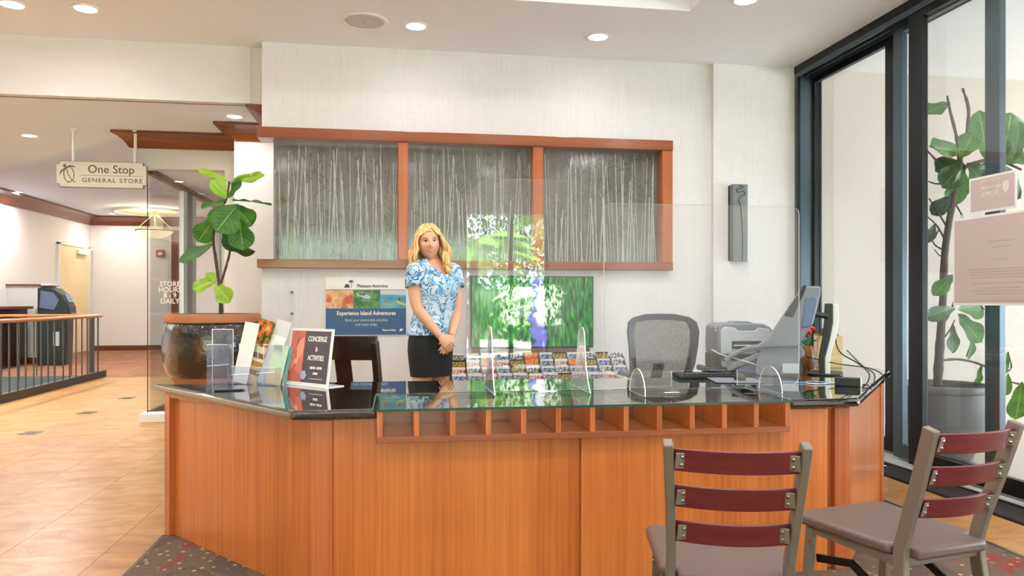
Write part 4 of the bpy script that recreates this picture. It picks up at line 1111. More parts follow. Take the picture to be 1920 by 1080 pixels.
lg_ = empty('wood_ledge', (1.14, 6.2, 0.71), 0, 'grey-brown wooden ledge under the television', 'ledge')
bx('board', (-0.505, 0.50, 0.0, 0.08, 0.0, 0.072), wood_mat('weathered_wood', (84, 68, 60), (110, 92, 82), (132, 114, 102), axis=0), lg_, 0.003)
bx('cleat', (-0.45, 0.45, 0.02, 0.08, -0.05, 0.0), M['darkwood'], lg_, 0.002)

# poster
M['pr_blue'] = pmat('poster_blue', (62, 96, 140), 0.5, var=0.08, vscale=3)
M['pr_people'] = print_mat('poster_people', [(112, 60, 44), (206, 120, 84), (238, 196, 150), (214, 92, 66)], 9)
M['pr_jungle'] = print_mat('poster_jungle', [(28, 66, 48), (52, 108, 72), (96, 148, 84), (66, 118, 90)], 14)
M['pr_sea'] = print_mat('poster_sea', [(52, 128, 166), (84, 160, 186), (120, 180, 150)], 8, (1, 1, 3))
po = empty('wall_poster', (-0.228, YB - 0.006, 1.14), 0, 'island adventures poster with three photographs over a blue panel', 'poster')
bx('sheet', (-0.325, 0.325, -0.003, 0.005, -0.24, 0.238), M['pr_white'], po, 0)
bx('blue_panel', (-0.325, 0.323, -0.0045, -0.003, -0.235, -0.018), M['pr_blue'], po, 0)
bx('people_photo', (-0.325, -0.105, -0.0045, -0.003, -0.018, 0.132), M['pr_people'], po, 0)
bx('helicopter_photo', (-0.105, 0.112, -0.0045, -0.003, -0.018, 0.132), M['pr_jungle'], po, 0)
bx('kayak_photo', (0.112, 0.323, -0.0045, -0.003, -0.018, 0.132), M['pr_sea'], po, 0)
bx('rule', (-0.325, 0.323, -0.0047, -0.003, 0.132, 0.136), M['ink_dark'], po, 0)
def shape(name, pts, mat, parent, y=-0.0055):
    bm = bmesh.new(); bm.faces.new([bm.verts.new((x, y, z)) for x, z in pts]); return finish(name, bm, mat, parent)
lg = M['lightplastic']
shape('helicopter_print', [(-0.08, 0.108), (-0.07, 0.11), (-0.055, 0.086), (-0.02, 0.088), (0.0, 0.10), (0.03, 0.085), (0.035, 0.07), (0.02, 0.058), (-0.02, 0.062), (-0.03, 0.074), (-0.07, 0.082)], lg, po)
shape('rotor_print', [(-0.035, 0.108), (0.05, 0.100), (0.05, 0.103), (-0.035, 0.112)], lg, po)
shape('skid_print', [(-0.035, 0.044), (0.02, 0.046), (0.02, 0.050), (-0.035, 0.048)], lg, po)
shape('sky_print', [(0.112, 0.098), (0.323, 0.09), (0.323, 0.132), (0.112, 0.132)], pmat('print_sky', (196, 206, 214), 0.5), po, -0.0052)
shape('kayak_print', [(0.118, 0.018), (0.16, 0.028), (0.182, 0.05), (0.175, 0.03), (0.145, 0.012)], pmat('print_orange', (232, 150, 52), 0.5), po)
shape('kayak_print', [(0.235, 0.05), (0.27, 0.04), (0.322, 0.012), (0.322, 0.004), (0.265, 0.022)], pmat('print_yellow', (222, 206, 70), 0.5), po)
shape('paddler_print', [(0.155, 0.036), (0.168, 0.04), (0.166, 0.062), (0.157, 0.062)], pmat('print_skin', (170, 100, 70), 0.5), po, -0.006)
shape('paddler_print', [(0.262, 0.042), (0.276, 0.04), (0.274, 0.07), (0.264, 0.07)], pmat('print_skin_dark', (110, 70, 60), 0.5), po, -0.006)
for x_, z_, s_, c_ in ((-0.27, 0.105, 0.022, (226, 176, 130)), (-0.205, 0.10, 0.024, (214, 158, 112)), (-0.15, 0.11, 0.02, (230, 184, 140)), (-0.225, 0.045, 0.024, (224, 170, 124)), (-0.15, 0.05, 0.028, (206, 92, 70)), (-0.30, 0.05, 0.02, (190, 104, 84))):
    shape('figure_print', [(x_ + s_ * math.cos(R(a)), z_ + s_ * 1.15 * math.sin(R(a))) for a in range(0, 360, 30)], pmat('print_figure', c_, 0.5), po, -0.0055 - x_ * 1e-3)
M['ink_navy'] = pmat('navy_ink', (66, 72, 92), 0.6)
text('heading', 'Pleasant Activities', 0.040, M['ink_navy'], po, (0.05, -0.0045, 0.166), xs=0.86, bold=0.0004)
text('headline', 'Experience Island Adventures', 0.046, pmat('cream_ink', (246, 240, 214), 0.6), po, (0.0, -0.0052, -0.058), xs=0.86, bold=0.0009)
text('subline', 'Book your memorable activities', 0.031, pmat('pale_ink', (206, 218, 206), 0.6), po, (0.0, -0.0052, -0.114), xs=0.86)
text('subline', 'and Luaus today', 0.031, pmat('pale_ink_b', (206, 218, 206), 0.6), po, (0.0, -0.0052, -0.150), xs=0.86)
text('footer', 'Pleasant Holidays', 0.018, M['ink_white'], po, (0.185, -0.0052, -0.197), xs=0.86, bold=0.0007)
shape('footer_emblem', [(0.268, -0.207), (0.272, -0.19), (0.285, -0.184), (0.298, -0.19), (0.296, -0.199), (0.288, -0.196), (0.282, -0.207)], M['ink_white'], po)
shape('palm_emblem', [(-0.155 + 0.022 * math.cos(R(a)), 0.152 + 0.03 * math.sin(R(a))) for a in range(0, 181, 20)], M['ink_navy'], po)
bm = bmesh.new(); bar(bm, [(-0.122, -0.0055, 0.15), (-0.118, -0.0055, 0.172), (-0.122, -0.0055, 0.20)], 0.004, 0.001)
for a in (10, 50, 90, 130, 170, 215, 325):
    bar(bm, [(-0.122, -0.0055, 0.20), (-0.122 + 0.014 * math.cos(R(a)), -0.0055, 0.203 + 0.012 * math.sin(R(a))), (-0.122 + 0.024 * math.cos(R(a)), -0.0055, 0.198 + 0.014 * math.sin(R(a)))], 0.004, 0.001)
finish('palm_emblem', bm, M['ink_navy'], po)
# two chrome wall hooks
for z_, w_ in ((1.253, 'upper'), (1.081, 'lower')):
    hk = empty('wall_standoff', (-0.815, YB, z_), 0, f'{w_} of two small chrome standoffs on the bare wall left of the poster', 'wall fitting', 'chrome wall standoffs')
    bm = bmesh.new(); tube(bm, [(0, 0, 0), (0, -0.035, 0)], 0.006, 12); finish('stem', bm, M['chrome'], hk, smooth=45)
    bm = bmesh.new(); tube(bm, [(0, -0.035, 0), (0, -0.05, 0)], 0.011, 16); finish('cap', bm, pmat('dull_chrome', (96, 94, 92), 0.35, 0.9), hk, smooth=45)
# sconce
sc = empty('wall_sconce', (2.97, YB - 0.05, 1.865), 0, 'tall grey metal wall sconce etched with a curling line', 'wall lamp')
bx('cover', (-0.062, 0.073, -0.085, -0.01, -0.335, 0.335), pmat('sconce_metal', (124, 128, 128), 0.45, 0.4, var=0.08, vscale=4), sc, 0.003)
bx('back_plate', (-0.07, 0.065, -0.012, 0.0, -0.33, 0.33), M['blackmetal'], sc, 0.002)
bm = bmesh.new(); tube(bm, curve_pts([(0.022, -0.086, -0.33), (0.024, -0.086, -0.1), (0.008, -0.086, 0.13), (-0.012, -0.086, 0.19), (0.012, -0.086, 0.23), (0.045, -0.086, 0.245), (0.03, -0.086, 0.275), (-0.02, -0.086, 0.265), (-0.03, -0.086, 0.285), (0.0, -0.086, 0.30), (0.028, -0.086, 0.31), (0.01, -0.086, 0.325), (-0.012, -0.086, 0.318)], 6), 0.003, 5)
finish('etched_line', bm, M['blackmetal'], sc)

# leaflet rack on a low cabinet
lc = empty('low_cabinet', (1.14, 5.98, 0), 0, 'low dark cabinet against the wall under the leaflet rack', 'cabinet')
bx('body', (-0.75, 0.80, -0.22, 0.25, 0.0, 0.44), M['darkwood'], lc, 0.004)
bx('top', (-0.77, 0.82, -0.24, 0.26, 0.44, 0.465), M['darkwood'], lc, 0.004)
for k in range(3):
    d_ = bx('door', (-0.74 + k * 0.515, -0.235 + k * 0.515, -0.238, -0.222, 0.03, 0.42), M['darkwood'], lc, 0.003)
    bx('knob', (-0.28 + k * 0.515, -0.26 + k * 0.515, -0.258, -0.238, 0.30, 0.32), M['chrome'], d_, 0.003)
NC, NR = 12, 5
rk = empty('leaflet_rack', (1.19, 5.98, 0.465), 0, 'black stepped leaflet rack standing under the television', 'rack')
RX0, RX1 = -0.745, 0.705
pw = (RX1 - RX0) / NC
for r in range(NR):
    y_ = 0.105 - r * 0.052; zt = 0.245 - r * 0.052
    bx('tier', (RX0 - 0.01, RX1 + 0.01, y_ + 0.006, y_ + 0.012, 0.0, zt), M['blackplastic'], rk, 0)
    bx('tier_shelf', (RX0 - 0.01, RX1 + 0.01, y_ - 0.028, y_ + 0.006, max(zt - 0.09, 0.004) - 0.004, max(zt - 0.09, 0.004)), M['blackplastic'], rk, 0)
for c in range(NC + 1):
    bm = bmesh.new(); x_ = RX0 + c * pw
    slab(bm, [(0.11, 0.0), (0.11, 0.26), (0.09, 0.26), (-0.135, 0.04), (-0.135, 0.0)], -0.002, 0.002)
    bmesh.ops.rotate(bm, verts=bm.verts, cent=(0, 0, 0), matrix=Matrix.Rotation(R(90), 3, 'Z'))
    bmesh.ops.translate(bm, verts=bm.verts, vec=(x_, 0, 0)); finish('rack_divider', bm, M['blackplastic'], rk)
def letter_mat(name, ink, ground, sx=70, sz=34):
    m, nt, N, L, b = new_mat(name)
    tc = N.new('ShaderNodeTexCoord'); mp = N.new('ShaderNodeMapping'); mp.inputs['Scale'].default_value = (sx, 1, sz)
    L.new(tc.outputs['Object'], mp.inputs['Vector'])
    n = N.new('ShaderNodeTexNoise'); n.inputs['Scale'].default_value = 1.6; n.inputs['Detail'].default_value = 1
    L.new(mp.outputs[0], n.inputs['Vector'])
    r = ramp(N, [(0.47, ground), (0.52, ink)]); L.new(n.outputs['Fac'], r.inputs[0]); L.new(r.outputs[0], b.inputs['Base Color'])
    b.inputs['Roughness'].default_value = 0.5
    return m
BM_ = dict(red=letter_mat('red_letter_print', (196, 44, 50), (238, 226, 222)), blk=letter_mat('black_letter_print', (34, 36, 40), (222, 222, 220)), yel=letter_mat('yellow_letter_print', (96, 78, 20), (224, 190, 60), 60, 50), org=letter_mat('orange_letter_print', (222, 96, 40), (246, 178, 60)), blu=letter_mat('blue_photo_print', (72, 92, 132), (170, 188, 206), 20, 60), gry=letter_mat('grey_photo_print', (110, 112, 108), (190, 188, 182), 20, 60), oli=letter_mat('olive_photo_print', (112, 112, 70), (176, 168, 128), 22, 50), cor=pmat('coral_print', (220, 92, 84), 0.5), wht=pmat('white_print', (236, 232, 228), 0.5), drk=pmat('dark_print', (30, 30, 32), 0.5))
KIND = {'Y': ('yellow-banded dark', [('drk', .62), ('yel', .28), ('drk', .10)]), 'M': ('white leaflet with red lettering,', [('wht', .62), ('red', .22), ('wht', .16)]), 'K': ('white leaflet with black lettering,', [('gry', .58), ('blk', .34), ('wht', .08)]), 'B': ('blue-grey picture', [('blu', .88), ('wht', .12)]), 'O': ('orange and coral', [('cor', .70), ('org', .30)]), 'G': ('grey picture', [('gry', .9), ('wht', .1)]), 'V': ('olive picture', [('oli', .9), ('yel', .1)])}
GRID = ['GYMMB', 'BMKKB', 'MOMVM', 'BMBMB', 'KYVKG', 'OOKYM', 'BBBGG', 'YMKMY', 'BOBBK', 'KYBMB', 'YBKBM', 'KKBKV']
ordn = ['first', 'second', 'third', 'fourth', 'fifth', 'sixth', 'seventh', 'eighth', 'ninth', 'tenth', 'eleventh', 'last']
rown = ['top', 'second', 'middle', 'fourth', 'bottom']
card_mesh = {}
for c in range(NC):
    for r in range(NR):
        kd = GRID[c][r]
        desc, bands = KIND[kd]
        if kd not in card_mesh:
            bm = bmesh.new(); z = 0; mats = []
            for i, (mk, fr) in enumerate(bands):
                box(bm, -pw * 0.44, pw * 0.44, -0.004, 0.0, z, z + fr * 0.135, i); z += fr * 0.135; mats.append(BM_[mk])
            o = finish('rack_leaflet', bm, mats); card_mesh[kd] = o.data
        else:
            o = bpy.data.objects.new('rack_leaflet', card_mesh[kd]); COL.objects.link(o)
        y_ = 0.105 - r * 0.052; zt = 0.245 - r * 0.052
        o.location = (1.19 + RX0 + (c + 0.5) * pw + random.uniform(-0.004, 0.004), 5.98 + y_ - 0.003, 0.465 + max(zt - 0.09, 0.004) + 0.002 + random.uniform(0, 0.004))
        o.rotation_euler = (R(-1.5), 0, 0)
        name_ = desc + (' leaflet,' if 'leaflet' not in desc else '')
        tag(o, f'{name_} {ordn[c]} column from the woman, {rown[r]} row', 'leaflet', 'leaflets in the wall rack')

# ================================================================ THE WOMAN BEHIND THE DESK
def shirt_mat():
    m, nt, N, L, b = new_mat('aloha_print')
    tc = N.new('ShaderNodeTexCoord')
    w = N.new('ShaderNodeTexNoise'); w.inputs['Scale'].default_value = 12; w.inputs['Detail'].default_value = 2; w.inputs['Distortion'].default_value = 2.2
    L.new(tc.outputs['Object'], w.inputs['Vector'])
    wv = N.new('ShaderNodeMath'); wv.operation = 'MULTIPLY'; wv.inputs[1].default_value = 26
    L.new(w.outputs['Fac'], wv.inputs[0])
    sn = N.new('ShaderNodeMath'); sn.operation = 'SINE'; L.new(wv.outputs[0], sn.inputs[0])
    r = ramp(N, [(0.0, (214, 226, 236)), (0.25, (178, 208, 228)), (0.45, (122, 172, 210)), (0.65, (74, 132, 186)), (0.95, (38, 82, 138))])
    mr = N.new('ShaderNodeMapRange'); mr.inputs['From Min'].default_value = -1; L.new(sn.outputs[0], mr.inputs['Value'])
    n2 = N.new('ShaderNodeTexNoise'); n2.inputs['Scale'].default_value = 7; L.new(tc.outputs['Object'], n2.inputs['Vector'])
    ml = N.new('ShaderNodeMath'); ml.operation = 'MULTIPLY'; 
    mr2 = N.new('ShaderNodeMapRange'); mr2.inputs['From Min'].default_value = 0.3; mr2.inputs['From Max'].default_value = 0.65; mr2.inputs['To Min'].default_value = 0.35; L.new(n2.outputs['Fac'], mr2.inputs['Value'])
    L.new(mr.outputs[0], ml.inputs[0]); L.new(mr2.outputs[0], ml.inputs[1]); L.new(ml.outputs[0], r.inputs[0])
    L.new(r.outputs[0], b.inputs['Base Color']); b.inputs['Roughness'].default_value = 0.7
    return m
def hair_mat():
    m, nt, N, L, b = new_mat('blonde_hair')
    tc = N.new('ShaderNodeTexCoord'); mp = N.new('ShaderNodeMapping'); mp.inputs['Scale'].default_value = (90, 90, 12)
    L.new(tc.outputs['Object'], mp.inputs['Vector'])
    n = N.new('ShaderNodeTexNoise'); n.inputs['Scale'].default_value = 1; n.inputs['Detail'].default_value = 3; L.new(mp.outputs[0], n.inputs['Vector'])
    r = ramp(N, [(0.32, (164, 118, 64)), (0.46, (220, 176, 108)), (0.62, (246, 218, 164))]); L.new(n.outputs['Fac'], r.inputs[0])
    L.new(r.outputs[0], b.inputs['Base Color']); b.inputs['Roughness'].default_value = 0.42
    return m
M['skin'] = pmat('tanned_skin', (222, 166, 134), 0.48, sub=0.08, var=0.05, vscale=12)
M['shirt'] = shirt_mat(); M['hair'] = hair_mat()
M['skirt'] = pmat('black_skirt_cloth', (20, 20, 23), 0.75)

wo = empty('person', (0.254, 5.02, 0), R(-2.9), 'smiling blonde woman in blue patterned shirt and black skirt, hands clasped', 'person')
TH = R(34)
Fd = Vector((math.sin(TH), -math.cos(TH), 0)); Sd = Vector((math.cos(TH), math.sin(TH), 0))
def interp(tab, z):
    if z <= tab[0][0]: return tab[0][1:]
    for a, b in zip(tab, tab[1:]):
        if a[0] <= z <= b[0]:
            t = (z - a[0]) / (b[0] - a[0]); t = t * t * (3 - 2 * t) * 0.5 + t * 0.5
            return tuple(x + (y - x) * t for x, y in zip(a[1:], b[1:]))
    return tab[-1][1:]
# z, half width, half depth, centre x, forward offset of the front half
TORSO = [(0.69, 0.140, 0.100, -0.012, 0.0), (0.80, 0.149, 0.108, -0.016, 0.0), (0.88, 0.153, 0.112, -0.018, 0.0), (0.98, 0.146, 0.106, -0.012, 0.0), (1.08, 0.130, 0.094, 0.0, 0.004), (1.17, 0.136, 0.098, 0.008, 0.012), (1.27, 0.148, 0.108, 0.014, 0.026), (1.33, 0.156, 0.104, 0.014, 0.016), (1.385, 0.172, 0.088, 0.012, 0.004), (1.415, 0.158, 0.080, 0.010, 0.0), (1.44, 0.110, 0.070, 0.006, 0.0), (1.465, 0.062, 0.060, 0.0, 0.0), (1.50, 0.052, 0.054, -0.006, 0.0)]
def tpt(z, al, grow=0.0):
    w, d, cx, fo = interp(TORSO, z)
    c, s = math.cos(al), math.sin(al)
    e = 0.9
    c_ = math.copysign(abs(c) ** e, c); s_ = math.copysign(abs(s) ** e, s)
    return Vector((cx, 0, z)) + Fd * ((d + grow) * c_ + (fo if c > 0 else 0) * max(c, 0)) + Sd * (w + grow) * s_
NA = 44
def trings(zs, grow, zlim=None):
    out = []
    for z in zs:
        ring = []
        for k in range(NA):
            al = 2 * math.pi * k / NA
            a_ = al if al < math.pi else al - 2 * math.pi
            zz = min(z, zlim(a_)) if zlim else z
            ring.append(tpt(zz, al, grow))
        out.append(ring)
    return out

# ---- head
HC = Vector((-0.028, -0.035, 1.563))
def head_a(z):     # half width at height z (relative)
    return 0.071 * (1 - 0.26 * max(0, min(1, (-z - 0.02) / 0.09)) ** 1.3)
def bumps(x, z):
    g = lambda cx, cz, sx, sz, a: a * math.exp(-((x - cx) / sx) ** 2 - ((z - cz) / sz) ** 2)
    b = g(0, -0.018, 0.010, 0.014, 0.024) + g(0, 0.004, 0.008, 0.022, 0.011)
    b += g(0.014, -0.026, 0.007, 0.008, 0.006) + g(-0.014, -0.026, 0.007, 0.008, 0.006)
    b -= g(0.030, 0.008, 0.016, 0.011, 0.010) + g(-0.030, 0.008, 0.016, 0.011, 0.010)
    b += g(0.030, 0.026, 0.022, 0.008, 0.004) + g(-0.030, 0.026, 0.022, 0.008, 0.004)
    b += g(0.038, -0.022, 0.02, 0.018, 0.005) + g(-0.038, -0.022, 0.02, 0.018, 0.005)
    b += g(0, -0.055, 0.024, 0.012, 0.006) + g(0, -0.092, 0.02, 0.014, 0.010)
    return b
def face_y(x, z):
    q = 1 - (x / head_a(z)) ** 2 - (z / 0.113) ** 2
    return -(0.088 * math.sqrt(max(q, 0.0)) + bumps(x, z))
HM = Matrix.Translation(HC) @ Matrix.Rotation(R(7), 4, 'Z') @ Matrix.Rotation(R(-4), 4, 'Y')
bm = bmesh.new()
res = bmesh.ops.create_uvsphere(bm, u_segments=64, v_segments=48, radius=1)
for v in res['verts']:
    x, y, z = v.co
    zz = z * 0.113; xx = x * head_a(zz)
    yy = y * (0.088 if y < 0 else 0.098)
    if y < 0.1:
        yy -= bumps(xx, zz) * max(0, min(1, (0.1 - y) * 2))
    v.co = HM @ Vector((xx, yy, zz))
# ears
for s in (-1, 1):
    r2 = bmesh.ops.create_uvsphere(bm, u_segments=12, v_segments=8, radius=1)
    for v in r2['verts']:
        v.co = HM @ Vector((s * 0.071 + v.co.x * 0.008, 0.012 + v.co.y * 0.018, -0.005 + v.co.z * 0.030))
# neck and chest
loft(bm, [[Vector((cx + r * math.cos(2 * math.pi * k / 20), cy + r * 1.05 * math.sin(2 * math.pi * k / 20), z)) for k in range(20)] for cx, cy, z, r in ((-0.022, 0.0, 1.53, 0.050), (-0.016, 0.0, 1.49, 0.049), (-0.006, 0.005, 1.455, 0.053), (0.002, 0.0, 1.42, 0.075), (0.004, 0.0, 1.38, 0.085))])
loft(bm, trings([0.70, 0.80, 0.88, 0.98, 1.08, 1.17, 1.24, 1.30, 1.36, 1.40, 1.43, 1.455], -0.010))
# arms
ARM_R = [(-0.112, -0.078, 1.385, 0.046), (-0.122, -0.098, 1.31, 0.045), (-0.118, -0.115, 1.22, 0.041), (-0.100, -0.128, 1.135, 0.036), (-0.062, -0.142, 1.085, 0.037), (-0.010, -0.158, 1.02, 0.031), (0.042, -0.172, 0.958, 0.0225)]
ARM_L = [(0.130, 0.080, 1.385, 0.046), (0.148, 0.078, 1.31, 0.045), (0.158, 0.062, 1.22, 0.040), (0.158, 0.030, 1.12, 0.035), (0.150, -0.02, 1.06, 0.035), (0.136, -0.070, 1.00, 0.029), (0.122, -0.108, 0.955, 0.0225)]
def limb(bm, tab, seg=18, n=5):
    pts = curve_pts([t[:3] for t in tab], n); rr = []
    for i in range(len(pts)):
        q = i / n; a = min(int(q), len(tab) - 1); b = min(a + 1, len(tab) - 1); f = q - a
        rr.append(tab[a][3] * (1 - f) + tab[b][3] * f)
    tube(bm, pts, rr, seg, up=Vector((0, 1, 0)))
limb(bm, ARM_R); limb(bm, ARM_L)
# hands: palm + five fingers each
def hand(bm, wrist, knuckle, side, nrm, curl, thumb_side, flen=0.072):
    """wrist->knuckle axis; side = across the knuckles; nrm = back of hand; fingers bend by curl away from nrm"""
    wrist, knuckle, side, nrm = Vector(wrist), Vector(knuckle), Vector(side).normalized(), Vector(nrm).normalized()
    ax = (knuckle - wrist).normalized()
    rings = []
    for t, w, th in ((-0.1, 0.021, 0.017), (0.15, 0.024, 0.015), (0.55, 0.034, 0.014), (0.9, 0.038, 0.012), (1.08, 0.034, 0.009)):
        c = wrist + (knuckle - wrist) * t
        rings.append([c + side * w * math.cos(2 * math.pi * k / 16) + nrm * th * math.sin(2 * math.pi * k / 16) for k in range(16)])
    loft(bm, rings)
    for i, (off, ln, r) in enumerate(((0.029, 0.90, 0.0082), (0.010, 1.0, 0.0088), (-0.009, 0.95, 0.0085), (-0.027, 0.76, 0.0075))):
        p = knuckle + side * off * thumb_side - ax * 0.006
        d = ax; pts = [p - ax * 0.012, p]; rr = [r * 1.05, r * 1.05]
        for j, (fr, bend) in enumerate(((0.45, curl), (0.32, curl * 1.2), (0.23, curl * 0.8))):
            d = (d * math.cos(R(bend)) - nrm * math.sin(R(bend))).normalized() if j else (ax * math.cos(R(bend)) - nrm * math.sin(R(bend))).normalized()
            p = p + d * flen * ln * fr; pts.append(p); rr.append(r * (1 - 0.1 * (j + 1)))
        pts.append(p + d * 0.004); rr.append(r * 0.4)
        tube(bm, pts, rr, 10)
    b0 = wrist + (knuckle - wrist) * 0.28 + side * 0.022 * thumb_side
    d1 = (ax * 0.75 + side * 0.62 * thumb_side - nrm * 0.25).normalized(); d2 = (ax * 0.95 + side * 0.1 * thumb_side - nrm * 0.3).normalized()
    tube(bm, [b0, b0 + d1 * 0.028, b0 + d1 * 0.028 + d2 * 0.026, b0 + d1 * 0.028 + d2 * 0.046, b0 + d1 * 0.028 + d2 * 0.050], [0.013, 0.0115, 0.010, 0.0085, 0.003], 10)
hand(bm, (0.120, -0.112, 0.950), (0.092, -0.150, 0.893), (0.75, -0.25, -0.45), (0.35, -0.90, 0.10), 16, -1)
hand(bm, (0.045, -0.174, 0.954), (0.094, -0.190, 0.905), (0.62, 0.1, 0.75), (0.15, -0.95, 0.2), 24, 1, 0.068)
# legs
for s, dx in ((-1, 0.0), (1, 0.0)):
    b = Sd * 0.072 * s
    limb(bm, [(b.x - 0.014, b.y, 0.86, 0.080), (b.x - 0.013, b.y, 0.72, 0.068), (b.x - 0.012, b.y, 0.58, 0.058), (b.x - 0.012, b.y - 0.005, 0.47, 0.050), (b.x - 0.012, b.y + 0.008, 0.34, 0.050), (b.x - 0.012, b.y + 0.006, 0.20, 0.036), (b.x - 0.012, b.y + 0.004, 0.09, 0.030), (b.x - 0.012, b.y + 0.0, 0.045, 0.034)], 18)
body = finish('body', bm, M['skin'], wo, smooth=True)
rm = body.modifiers.new('remesh', 'REMESH'); rm.mode = 'VOXEL'; rm.voxel_size = 0.0042; rm.use_smooth_shade = True
sm = body.modifiers.new('smooth', 'SMOOTH'); sm.factor = 0.5; sm.iterations = 2

# ---- face parts, laid on the face surface
def face_patch(name, pts, mat, lift=0.0016, parent=None):
    bm = bmesh.new()
    n = len(pts); c = (sum(p[0] for p in pts) / n, sum(p[1] for p in pts) / n)
    mk = lambda x, z: bm.verts.new(HM @ Vector((x, face_y(x, z) - lift, z)))
    outer = [mk(*p) for p in pts]; mid = [mk((p[0] + c[0]) / 2, (p[1] + c[1]) / 2) for p in pts]; cv = mk(*c)
    for i in range(n):
        j = (i + 1) % n
        bm.faces.new((outer[i], outer[j], mid[j], mid[i])); bm.faces.new((mid[i], mid[j], cv))
    return finish(name, bm, mat, parent or wo, smooth=True)
eyew = pmat('eye_white', (232, 226, 220), 0.25); iris = pmat('iris', (62, 50, 42), 0.2); brow = pmat('brow_hair', (112, 76, 46), 0.7)
lipm = pmat('lip', (186, 92, 88), 0.35); teeth = pmat('teeth', (240, 236, 228), 0.3); lash = pmat('lash', (56, 36, 28), 0.7)
for s in (-1, 1):
    cx = s * 0.0295
    e_ = face_patch('eye', [(cx + 0.0130 * math.cos(R(a)), 0.008 + 0.0048 * math.sin(R(a))) for a in range(0, 360, 30)], eyew, 0.0030)
    o_ = face_patch('iris', [(cx + 0.0052 * math.cos(R(a)), 0.0085 + 0.0052 * math.sin(R(a))) for a in range(0, 360, 30)], iris, 0.0042, e_)
    face_patch('eyelid', [(cx + s * 0.016, 0.0105), (cx + s * 0.009, 0.0165), (cx, 0.018), (cx - s * 0.010, 0.0155), (cx - s * 0.015, 0.0085), (cx - s * 0.009, 0.0125), (cx, 0.0138), (cx + s * 0.009, 0.0128)], lash, 0.0038, e_)
    face_patch('eyebrow', [(cx + s * 0.021, 0.0265), (cx + s * 0.008, 0.0345), (cx - s * 0.014, 0.0305), (cx - s * 0.015, 0.0265), (cx + s * 0.007, 0.0295)], brow, 0.0022)
lp_ = face_patch('lips', [(-0.029, -0.0475), (-0.014, -0.0475), (-0.004, -0.0465), (0, -0.0475), (0.004, -0.0465), (0.014, -0.0475), (0.029, -0.0475), (0.016, -0.060), (0, -0.0640), (-0.016, -0.060)], lipm, 0.0020)
face_patch('teeth', [(-0.022, -0.0500), (-0.010, -0.0508), (0.010, -0.0508), (0.022, -0.0500), (0.011, -0.0570), (-0.011, -0.0570)], teeth, 0.0030, lp_)

# ---- hair
bm = bmesh.new()
rh = random.Random(11)
res = bmesh.ops.create_uvsphere(bm, u_segments=32, v_segments=24, radius=1)
dele = []
for v in res['verts']:
    x, y, z = v.co
    if (y < 0.02 and z < 0.66 - 0.3 * max(0, -y - 0.5)) or z < -0.75:
        dele.append(v)
    v.co = HM @ Vector((x * 0.080, y * (0.097 if y < 0 else 0.108) + 0.002, z * 0.121 + 0.002))
bmesh.ops.delete(bm, geom=dele, context='VERTS')
def scalp(x, y, lift=0.006):
    return 0.121 * math.sqrt(max(0.04, 1 - (x / 0.080) ** 2 - (y / (0.099 if y < 0 else 0.11)) ** 2)) + lift
for i in range(460):
    sd = -1 if rh.random() < 0.55 else 1
    t = rh.random() ** 1.15                # 0 = framing the face, 1 = back of the head
    px_ = 0.018 + rh.uniform(-0.004, 0.004)
    y0 = -0.060 + 0.141 * t
    lift = rh.uniform(0.003, 0.013)
    yb = -0.058 + 0.150 * t + rh.uniform(-0.008, 0.008)
    wx = 0.083 - 0.045 * max(0, t - 0.55) / 0.45
    ln = rh.uniform(-0.215, -0.140) + (0.02 if sd < 0 else -0.012)
    ph = 1.2 * sd + 5 * t + rh.uniform(-0.7, 0.7); amp = rh.uniform(0.008, 0.017)
    puff = rh.uniform(0.0, 0.030)
    x1, x2 = (sd * 0.040, sd * 0.066)
    if t < 0.25: x1 += sd * 0.016            # the fringe is swept aside
    ctrl = [Vector((px_, y0, scalp(px_, y0, lift))), Vector((x1, y0 * 0.98, scalp(x1, y0, lift) + 0.004)), Vector((x2 + sd * puff * 0.2, y0 * 0.35 + yb * 0.6, scalp(x2, yb * 0.9, lift) * 0.55 + 0.035)), Vector((sd * (wx + puff * 0.5), yb, 0.006)),
            Vector((sd * (wx + 0.006 + puff + amp * math.sin(ph)), yb * 0.95 - 0.004, -0.045)), Vector((sd * (wx + 0.012 + puff + amp * math.sin(ph + 1.9)), yb * 0.9 - 0.006 + amp * 0.8 * math.cos(ph), -0.088)),
            Vector((sd * (wx + 0.012 + puff + amp * math.sin(ph + 3.8)), yb * 0.85 - 0.008 + amp * 0.8 * math.cos(ph + 1.9), ln * 0.5 - 0.062)), Vector((sd * (wx + 0.006 + puff + amp * 1.2 * math.sin(ph + 5.6)), yb * 0.85 - 0.010 + amp * math.cos(ph + 3), ln * 0.9)), Vector((sd * (wx - 0.006 + puff + amp * 1.5 * math.sin(ph + 6.6)), yb * 0.85 - 0.014, ln))]
    pts = curve_pts([HM @ c for c in ctrl], 4)
    n = len(pts); r0 = rh.uniform(0.0040, 0.0078)
    tube(bm, pts, [r0 * (0.75 + 0.5 * math.sin(math.pi * min(1, k / n * 1.1))) * (1 if k < n - 5 else (n - k) / 5.5) + 0.0006 for k in range(n)], 6, up=Vector((0, 1, 0)))
finish('hair', bm, M['hair'], wo, smooth=True)

